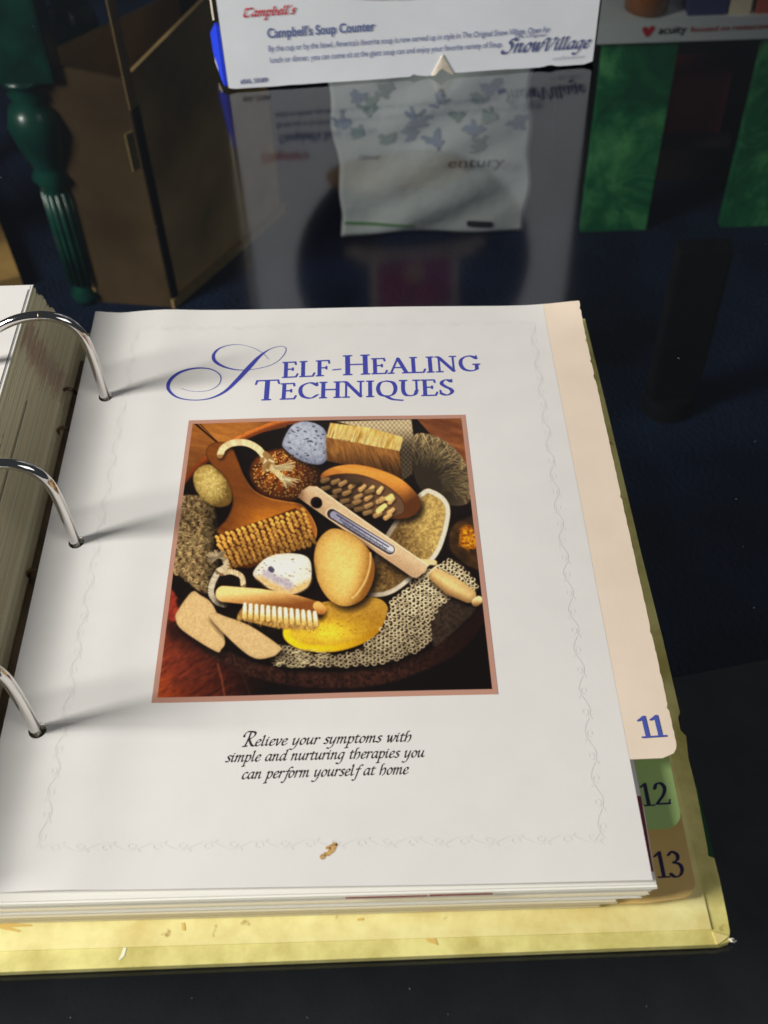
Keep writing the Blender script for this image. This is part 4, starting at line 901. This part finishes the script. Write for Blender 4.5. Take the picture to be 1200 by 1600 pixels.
for k in range(70):
    x = prng.uniform(612, 850); yb_ = 92 + (x - 604) * .18; put(capd([(x, yb_), (x + prng.uniform(4, 16), yb_ - prng.uniform(24, 44))], [1.7, .8]), np.array((248, 226, 160)) * prng.uniform(.72, 1.03), 1., .7)
# round string pad at the right
D = sdf(sm([(896, 90), (940, 80), (1010, 110), (1065, 170), (1088, 240), (1080, 310), (1020, 320), (950, 290), (905, 240), (893, 160)])); rr = np.hypot((PX - 915) * .9, PY - 250); an = np.arctan2(PY - 250, PX - 915)
th_ = np.abs(np.sin(an * 34 + 3 * vnoise(30, 51) + rr * .02)); put(D, mixc((38, 32, 28), (104, 88, 66), np.clip(.3 + .5 * ramp(rr, 90, 170), 0, 1)), 2)
for k in range(330):
    a = prng.uniform(-1.75, .35); r0 = prng.uniform(60, 165); r1 = r0 + prng.uniform(20, 50); w = prng.normal(0, .04); pts = [(915 + r * math.cos(a + w * q) / .9, 250 + r * math.sin(a + w * q)) for q, r in enumerate(np.linspace(r0, min(r1, 185), 4))]
    br = .45 + .55 * ramp(np.array(r0), 60, 150) * (1 if a < -.35 else .6); put(np.maximum(capd(pts, 1.1), D), np.array((208, 184, 138)) * br * prng.uniform(.65, 1.05), 1., .8)
# oval loofah pad with a white bound edge
pad = sm([(925, 272), (965, 270), (1005, 300), (1018, 345), (1002, 425), (970, 495), (900, 560), (830, 612), (770, 626), (735, 610), (760, 500), (840, 360)]); D = sdf(pad)
t = np.clip(.25 + .55 * ramp(PX - PY * .3, 690, 840) + .6 * (fine - .5) + .2 * (mid - .5), 0, 1); put(D, mixc((76, 56, 34), (208, 178, 112), t)); put(np.maximum(D, -D - 15), mixc((120, 106, 94), (214, 206, 192), np.clip(ramp(PX + PY * .2, 840, 1010) + .2 * ramp(PY, 590, 620), 0, 1)), 1.8)
# massage brush
D0 = sdf(sm([(585, 225), (620, 195), (690, 183), (770, 196), (850, 228), (905, 278), (922, 315), (905, 345), (870, 362), (800, 362), (740, 345), (680, 320), (620, 270)])); shadow(D0, 6, 10, 12, .75)
put(D0, mixc((96, 58, 30), (224, 152, 74), np.clip(ramp(PY - (PX - 600) * .24, 270, 175) * .95 - .55 * ramp(PX, 850, 920), 0, 1) * (.85 + .3 * grain)), 2)
D = sdf(sm([(598, 232), (640, 216), (720, 218), (800, 250), (858, 300), (862, 345), (800, 358), (730, 342), (660, 308), (610, 262)])); put(D, mixc((52, 37, 28), (116, 88, 66), ramp(PX, 590, 800) * .8 + .2 * mid), 3); put(np.abs(D + 1) - 2, (60, 36, 20), 2, .5)
for (r, n, x0, y0, x1, y1) in ((0, 7, 612, 232, 792, 262), (1, 7, 612, 262, 830, 300), (2, 6, 640, 290, 830, 332), (3, 5, 690, 322, 815, 352), (4, 3, 720, 240, 800, 300)):
    for k in range(n):
        q = k / (n - 1); x = x0 + (x1 - x0) * q + prng.normal(0, 2); y = y0 + (y1 - y0) * q + prng.normal(0, 2); a = 2.75 - .65 * q + .12 * r; L = 21; e = (x + L * math.cos(a), y + .75 * L * math.sin(a))
        lum = .52 + .45 * q - .05 * r; pts = [(x, y), e]; put(capd([(p[0] + 2, p[1] + 6) for p in pts], 8), (30, 18, 12), 4, .55); cc = np.array((214, 172, 118)) * lum
        dd = capd(pts, [6.5, 8.5]); put(dd, cc, 1.5); put(capd([(p[0] - 1, p[1] - 3) for p in pts], 3), np.minimum(255, cc * 1.32), 2.5, .75)
for (x, y) in ((822, 288), (800, 320), (790, 330)): put(capd([(x, y), (x - 12, y + 8)], 8), (244, 212, 136), 2)
# orange natural sponge at the right edge
D = sdf(sm([(1030, 385), (1075, 360), (1120, 370), (1130, 520), (1080, 525), (1020, 470), (1015, 420)])); put(D, mixc((40, 28, 18), (98, 70, 40), mid), 5)
D = sdf(sm([(1050, 400), (1075, 385), (1108, 410), (1112, 460), (1075, 470), (1045, 450)])); put(D + 14 * (fine - .4) * 2, mixc((120, 66, 12), (240, 172, 44), np.clip(fine * 1.5 - .3, 0, 1)), 3)
# paddle brush: handle, head, tufts, rope
hd = sm([(198, 150), (206, 122), (232, 108), (265, 112), (290, 132), (305, 165), (330, 225), (362, 268), (410, 293), (470, 305), (520, 315), (552, 350), (573, 400), (560, 440), (500, 465), (420, 470), (300, 440), (236, 408), (268, 365), (288, 320), (286, 275), (262, 225), (220, 185)])
D = sdf(hd); shadow(D, 8, 6, 12, .7); t = np.clip(.15 + .75 * ramp(PY, 250, 400) * ramp(PX, 250, 400) + .25 * (grain - .5), 0, 1); cw = mixc((104, 62, 30), (214, 136, 46), t); cw = mixc(cw, (120, 78, 48), ramp(PX, 480, 575) * .6); put(D, cw, 1.6); put(np.abs(D + 2.5) - 1.5, mixc((70, 40, 18), (222, 160, 90), ramp(PX, 280, 420)), 1.5, .55)
D = sdf([(230, 425), (300, 398), (400, 365), (500, 328), (530, 345), (568, 430), (545, 450), (480, 478), (400, 508), (345, 528), (275, 522), (246, 470)]); put(D, (84, 48, 18), 3)
for r in range(9):
    for k in range(17):
        q = k / 16; s = r / 8; x = (232 + 292 * q) * (1 - s) + (275 + 285 * q) * s; y = (424 - 92 * q) * (1 - s) + (522 - 78 * q) * s + prng.normal(0, 1.5); x += prng.normal(0, 1.5); lum = (1.05 - .42 * s) * prng.uniform(.85, 1.12)
        put(capd([(x + 2, y + 5), (x + 5, y + 9)], 6), (64, 34, 12), 3, .65); put(capd([(x, y), (x + 6, y + 4)], 5.6), np.minimum(255, np.array((226, 166, 82)) * lum), 1.6, .92); put(capd([(x - 1, y - 2), (x + 3, y - 1)], 2), np.minimum(255, np.array((252, 204, 124)) * lum), 1.6, .6)
for k in range(420):
    s = prng.uniform(0, 1); q = prng.uniform(0, 1); x = (232 + 292 * q) * (1 - s) + (275 + 285 * q) * s; y = (424 - 92 * q) * (1 - s) + (522 - 78 * q) * s
    put(capd([(x, y), (x + prng.uniform(2, 6), y + prng.uniform(6, 13))], .8), np.array((246, 196, 112)) * prng.uniform(.35, 1.0), .9, .6)
def rope(pts, r, lo, hi, pitch=9., sub=14):
    p = catmull(pts, sub); d = capd(p, r); put(d, lo, 1.6); L = 0
    for k in range(1, len(p)):
        seg = p[k] - p[k - 1]; L += np.linalg.norm(seg); 
        if L > pitch * .62:
            L = 0; t = seg / np.linalg.norm(seg); nrm_ = np.array([-t[1], t[0]]); put(capd([p[k] - nrm_ * r * .72 - t * 3, p[k] + nrm_ * r * .72 + t * 3], r * .34), np.asarray(hi) * prng.uniform(.85, 1.03), 1.3, .92)
shadow(capd(catmull([(246, 150), (268, 120), (330, 112), (385, 140), (405, 172)]), 11), 3, 6, 7, .6)
rope([(246, 152), (258, 128), (290, 112), (335, 112), (375, 132), (402, 165)], 11, (150, 118, 76), (240, 220, 176))
for pts in ([(392, 170), (415, 190), (400, 200)], [(400, 150), (424, 176)], [(398, 192), (420, 172)]): rope(pts, 10, (150, 120, 80), (236, 214, 170), 8)
rope([(412, 190), (440, 212), (470, 240)], 10, (140, 108, 66), (238, 214, 166))
for k in range(16): a = prng.uniform(-.3, .5); put(capd([(430 + prng.normal(0, 4), 195 + prng.normal(0, 4)), (490 + prng.normal(0, 5), 188 + prng.normal(0, 9))], 2), np.array((238, 216, 170)) * prng.uniform(.6, 1), 1.2, .8)
for k in range(16): put(capd([(458 + prng.normal(0, 4), 228 + prng.normal(0, 3)), (480 + prng.normal(0, 16), 245 + prng.normal(0, 8))], 2), np.array((244, 226, 184)) * prng.uniform(.6, 1), 1.2, .8)
# yellow cellulose sponge
D = sdf(sm([(458, 745), (480, 690), (560, 650), (690, 628), (780, 632), (812, 670), (800, 720), (740, 775), (640, 808), (540, 806), (480, 782)])); shadow(D, 2, 10, 14, .7); face_ = ramp(PY + (PX - 640) * .12, 700, 770)
t = np.clip(.25 + .75 * np.exp(-((PX - 610) / 95) ** 2 - ((PY - 745) / 45) ** 2) + .4 * ramp(PX, 560, 470) * ramp(PY, 700, 760) + .2 * (fine - .5), 0, 1); c = mixc((146, 100, 36), (240, 204, 66), t); c = mixc(c, (186, 148, 74), .55 * ramp(PY, 720, 650)); put(D, c, 1.6)
put(np.maximum(D, -(D + 22)) + 60 * (PY < 735), mixc((172, 124, 24), (240, 200, 36), ramp(PX, 800, 560)), 4, .85); 
for k in range(120):
    x = prng.uniform(500, 790); y = prng.uniform(645, 760)
    if ((x - 640) / 150) ** 2 + ((y - 705) / 62) ** 2 < 1: put(capd([(x, y), (x + prng.uniform(0, 4), y)], prng.uniform(.7, 1.7)), (110, 74, 24), 1.2, .55)
# knitted net cloth
net = sm([(432, 845), (455, 782), (520, 810), (600, 822), (700, 806), (770, 755), (800, 705), (815, 655), (850, 612), (905, 570), (985, 515), (1040, 505), (1100, 570), (1105, 610), (1020, 640), (990, 690), (962, 770), (900, 815), (800, 850), (690, 862), (560, 862), (480, 862)], 6)
D = sdf(net); shadow(D, 3, 8, 12, .6); put(D, (52, 40, 32), 2.5)
dr = sdf(sm([(965, 690), (1010, 640), (1095, 625), (1100, 670), (1060, 715), (1000, 770), (960, 790)])); put(dr, mixc((44, 34, 30), (92, 78, 66), fine * .7), 5)
ca, sa = math.cos(-.62), math.sin(-.62)
for i in range(-54, 70):
    for j in range(-26, 36):
        s_, q_ = i * 16.6 + (j % 2) * 8.3 + prng.normal(0, 1.0) + 4 * math.sin(j * .7 + i * .23), j * 13.6 + prng.normal(0, .9) + 3 * math.sin(i * .55); x = 760 + s_ * ca - q_ * sa; y = 740 + s_ * sa + q_ * ca
        y += 60 * max(0, (700 - x) / 270) ** 1.5 * (.6 if x > 430 else 0)
        if not (430 < x < 1110 and 495 < y < 866): continue
        iy, ix = cell_of(x, y)
        if D[iy, ix] > -2: continue
        if dr[iy, ix] < 2: continue
        lum = .78 + .32 * ramp(np.array(x + (860 - y)), 700, 1150) * (1 if y < 640 or x < 900 else .8) - (.12 if x > 860 and y > 690 else 0); th = np.linspace(.2, prng.uniform(5.0, 6.0), 9) - prng.uniform(.3, .9); rr_ = prng.uniform(6.9, 8.2)
        put(capd(np.stack([x + rr_ * .95 * np.cos(th), y + rr_ * .80 * np.sin(th)], 1), 1.9), np.minimum(255, np.array((222, 206, 172)) * lum * prng.uniform(.85, 1.1)), 1.1, .95)
for k in range(60):
    x = prng.uniform(435, 600); y = prng.uniform(800, 858); a = prng.uniform(-.7, .7) + 3.14 * (x < 470); put(capd([(x, y), (x + 22 * math.cos(a), y + 14 * math.sin(a))], 1.3), np.array((232, 216, 172)) * prng.uniform(.6, 1.05), 1., .85)
# turned wooden toggle
D = capd([(970, 555), (1020, 590), (1078, 622)], [24, 33, 26]); shadow(D, 2, 8, 8, .7); t = np.clip(.5 - D / 60 - along(-.5, 1, 1020, 590, 60) * .5, 0, 1); put(D, mixc((96, 66, 40), (234, 198, 140), t), 1.6); put(capd([(1102, 646), (1112, 638)], 14), mixc((130, 96, 60), (244, 214, 160), ramp(PY, 660, 632)), 1.6); put(capd([(935, 556), (975, 522)], 4), (216, 196, 160), 1.4)
# thermometer
put(capd([(830, 500), (965, 512)], 9), (224, 196, 150), 2)
D = sdf([(508, 292), (522, 270), (548, 254), (572, 256), (944, 520), (938, 540), (906, 564), (890, 560)]); shadow(D, -2, 10, 12, .7); g_ = (PX - 548) * .574 - (PY - 254) * .819
t = np.clip(.62 + .25 * ramp(g_, -50, 0) + .12 * (grain - .5) - .5 * ramp(PX, 545, 512), 0, 1); put(D, mixc((120, 88, 66), (226, 194, 160), t), 1.5); put(capd([(572, 258), (945, 522)], 2.4), (246, 220, 190), 1.6, .8)
put(capd([(570, 309), (572, 310)], 18.5), (36, 24, 18), 1.6); put(capd([(574, 313), (576, 314)], 13), (10, 8, 8), 3)
put(capd([(622, 346), (818, 468)], 20), (232, 204, 172), 1.6); put(capd([(623, 347), (817, 467)], 16.5), (58, 50, 54), 1.6); put(capd([(629, 350), (818, 466)], 12.5), mixc((150, 148, 172), (206, 206, 224), ramp(PX, 630, 820)), 1.6); put(capd([(640, 350), (812, 457)], 2), (60, 58, 84), 1.3)
for k in range(40):
    q = k / 39; x = 650 + 155 * q; y = 372 + 98 * q - 4; L = 7 if k % 5 == 0 else 4; put(capd([(x, y), (x + L * .5, y - L * .8)], 1.), (40, 38, 56), .9, .85)
for k in range(10):
    q = k / 9; x = 662 + 150 * q; y = 378 + 93 * q + 3; put(np.abs(capd([(x, y), (x + 1, y)], 3.2)) - .9, (36, 34, 50), .9, .85); put(np.abs(capd([(x + 8, y + 4), (x + 9, y + 4)], 3.2)) - .9, (36, 34, 50), .9, .8)
# egg shaped sponge
D = sdf(sm([(562, 505), (572, 445), (600, 408), (636, 395), (690, 415), (742, 460), (766, 520), (756, 585), (722, 637), (664, 657), (612, 632), (576, 575)])); shadow(D, 6, 8, 14, .8); b = bulge(D, 110)
t = np.clip(.3 + .62 * b - .75 * ramp(PX + (PY - 520) * .3, 690, 790) + .07 * (fine - .5) + .06 * (mid - .5), 0, 1); put(D, mixc((136, 92, 40), (246, 206, 128), t), 1.7)
seam = catmull([(752, 478), (750, 520), (735, 570), (708, 612), (690, 628)], 8); put(capd(seam, 3), (246, 210, 150), 2.4, .75); put(capd(seam - [6, 1], 2.4), (170, 118, 60), 2.5, .6)
# white pumice
shadow(sdf(sm([(357, 545), (400, 495), (470, 478), (540, 490), (555, 540), (540, 592), (480, 616), (420, 600), (385, 575)])), 5, 8, 12, .8)
D = pumice([(357, 545), (400, 495), (470, 478), (540, 490), (555, 540), (540, 592), (480, 616), (420, 600), (385, 575)], (146, 132, 126), (250, 244, 226), 45, 32, 36, -.2, -1, 460, 590, 120)
put(np.maximum(D, capd([(385, 570), (470, 620), (560, 580)], 18)), (218, 172, 104), 9, .75); put(np.maximum(D, capd([(400, 545), (440, 565), (480, 585)], 14)), (150, 142, 172), 10, .7); put(capd([(417, 530), (421, 534)], 9), (84, 78, 104), 2.4)
# felt pads at the lower left
for (poly, s) in (([(150, 608), (180, 618), (225, 655), (262, 765), (250, 800), (228, 806), (120, 738), (96, 700), (102, 672)], 0), ([(210, 692), (232, 678), (262, 688), (350, 722), (446, 788), (448, 806), (420, 826), (360, 830), (290, 778)], 1)):
    D = sdf(sm(poly, 5)); shadow(D, 4, 8, 12, .7); t = np.clip(.6 + .10 * (fine - .5) + .25 * bulge(D, 16) - .45 * ramp(PX * .6 - PY * .8, -365, -290) * (1 if s == 0 else .9), 0, 1); put(D, mixc((104, 78, 56), (222, 190, 142), t), 2.2)
# nail brush with its cord
rope([(262, 650), (235, 640), (216, 612), (222, 575), (243, 535)], 10, (126, 110, 92), (216, 204, 184)); rope([(252, 545), (285, 540), (318, 555), (325, 585)], 9, (130, 104, 74), (226, 206, 170)); rope([(240, 540), (268, 520), (262, 500)], 10, (126, 106, 84), (214, 196, 166), 8)
for k in range(40): a = prng.uniform(2.2, 6.6); put(capd([(238, 492), (238 + 38 * math.cos(a) * prng.uniform(.5, 1), 492 + 26 * math.sin(a) * prng.uniform(.5, 1))], 3), np.array((176, 158, 130)) * prng.uniform(.55, 1.1), 1.4, .75)
D = capd([(258, 614), (380, 625), (500, 645), (575, 662)], [27, 29, 28, 22]); shadow(D, 2, 10, 12, .8); t = np.clip(.5 - along(.1, 1, 400, 630, 44) * .8 + .15 * (grain - .5), 0, 1); put(D, mixc((132, 82, 40), (246, 204, 140), t), 1.7); put(capd([(575, 655), (588, 668)], 16), mixc((150, 96, 46), (226, 172, 104), ramp(PY, 690, 650)), 2)
D = sdf([(330, 645), (440, 655), (572, 678), (580, 722), (560, 736), (430, 728), (302, 698), (306, 680)]); put(D, mixc((112, 82, 44), (206, 166, 96), fine), 2.5)
for k in range(13):
    q = k / 12; x = 330 + 235 * q; y = 648 + 28 * q; put(capd([(x + 5, y + 4), (x + 6, y + 44)], [5, 9]), (120, 88, 48), 2.5, .5); put(capd([(x, y), (x - 2 + 6 * q, y + 42)], [5.5, 8]), mixc((214, 178, 110), (255, 248, 220), ramp(PY - y, 42, 14)), 1.5)
for k in range(60): x = prng.uniform(304, 575); y = 688 + (x - 304) * .12; put(capd([(x, y), (x + prng.normal(0, 3), y + prng.uniform(10, 28))], 1.2), np.array((214, 176, 108)) * prng.uniform(.6, 1.1), 1.1, .7)
img *= (.96 + .08 * fine)[..., None]
ii = np.clip(img, 0, 255) / 255.; ii = ii * (1 - .42) + (ii * ii * (3 - 2 * ii)) * .42; img = ii * 255 * np.array([1.02, 1.0, .95])
k5 = np.array([.0, .2, .6, .2, .0]); pad_ = np.pad(img, ((2, 2), (2, 2), (0, 0)), 'edge'); img = sum(k5[i] * pad_[i:i + NP] for i in range(5)); img = sum(k5[i] * img[:, i:i + NP] for i in range(5))
gr = np.random.default_rng(8).normal(0, 1, (NP, NP)); img = img * (1 + .035 * gr)[..., None]
# rose keyline round the picture
edge_d = np.minimum(np.minimum(uu, 1 - uu), np.minimum(vv_, 1 - vv_)); kl = np.clip((.0155 - edge_d) / .0022 + .5, 0, 1)[..., None]; img = img * (1 - kl) + np.array((182, 136, 118)) * kl
cols = np.clip(lin(np.clip(img, 0, 255)) * 1.18, 0, .9)
pc = [np.array(pg(*q)) for q in ((295, 657), (727, 648), (778.5, 1085), (236.5, 1098.5))]
# inside the corners the print follows the camera-independent plane of the page, so (u, v) are re-spaced along straight page lines
pw = (pc[0][None, None] * ((1 - uu) * (1 - vv_))[..., None] + pc[1][None, None] * (uu * (1 - vv_))[..., None] + pc[2][None, None] * (uu * vv_)[..., None] + pc[3][None, None] * ((1 - uu) * vv_)[..., None])
PW = onpage(pw[..., 0], pw[..., 1], .00007).reshape(-1, 3)
idx = np.arange(NP * NP).reshape(NP, NP); quads = np.stack([idx[:-1, :-1], idx[1:, :-1], idx[1:, 1:], idx[:-1, 1:]], -1).reshape(-1, 4)
me = bpy.data.meshes.new('printed_picture'); me.vertices.add(len(PW)); me.vertices.foreach_set('co', PW.ravel().astype(np.float32))
me.loops.add(quads.size); me.loops.foreach_set('vertex_index', quads.ravel().astype(np.int32)); me.polygons.add(len(quads)); me.polygons.foreach_set('loop_start', np.arange(0, quads.size, 4, dtype=np.int32)); me.update(calc_edges=True)
ca_ = me.color_attributes.new('Col', 'FLOAT_COLOR', 'POINT'); ca_.data.foreach_set('color', np.concatenate([cols.reshape(-1, 3), np.ones((NP * NP, 1))], 1).astype(np.float32).ravel())
pic = link('printed_picture', me, attr_mat('picture_print', .38, spec=.45), page)
tag(pic, 'printed square colour picture of bath brushes, sponges and pumice in a dark bowl')
settle(binder)
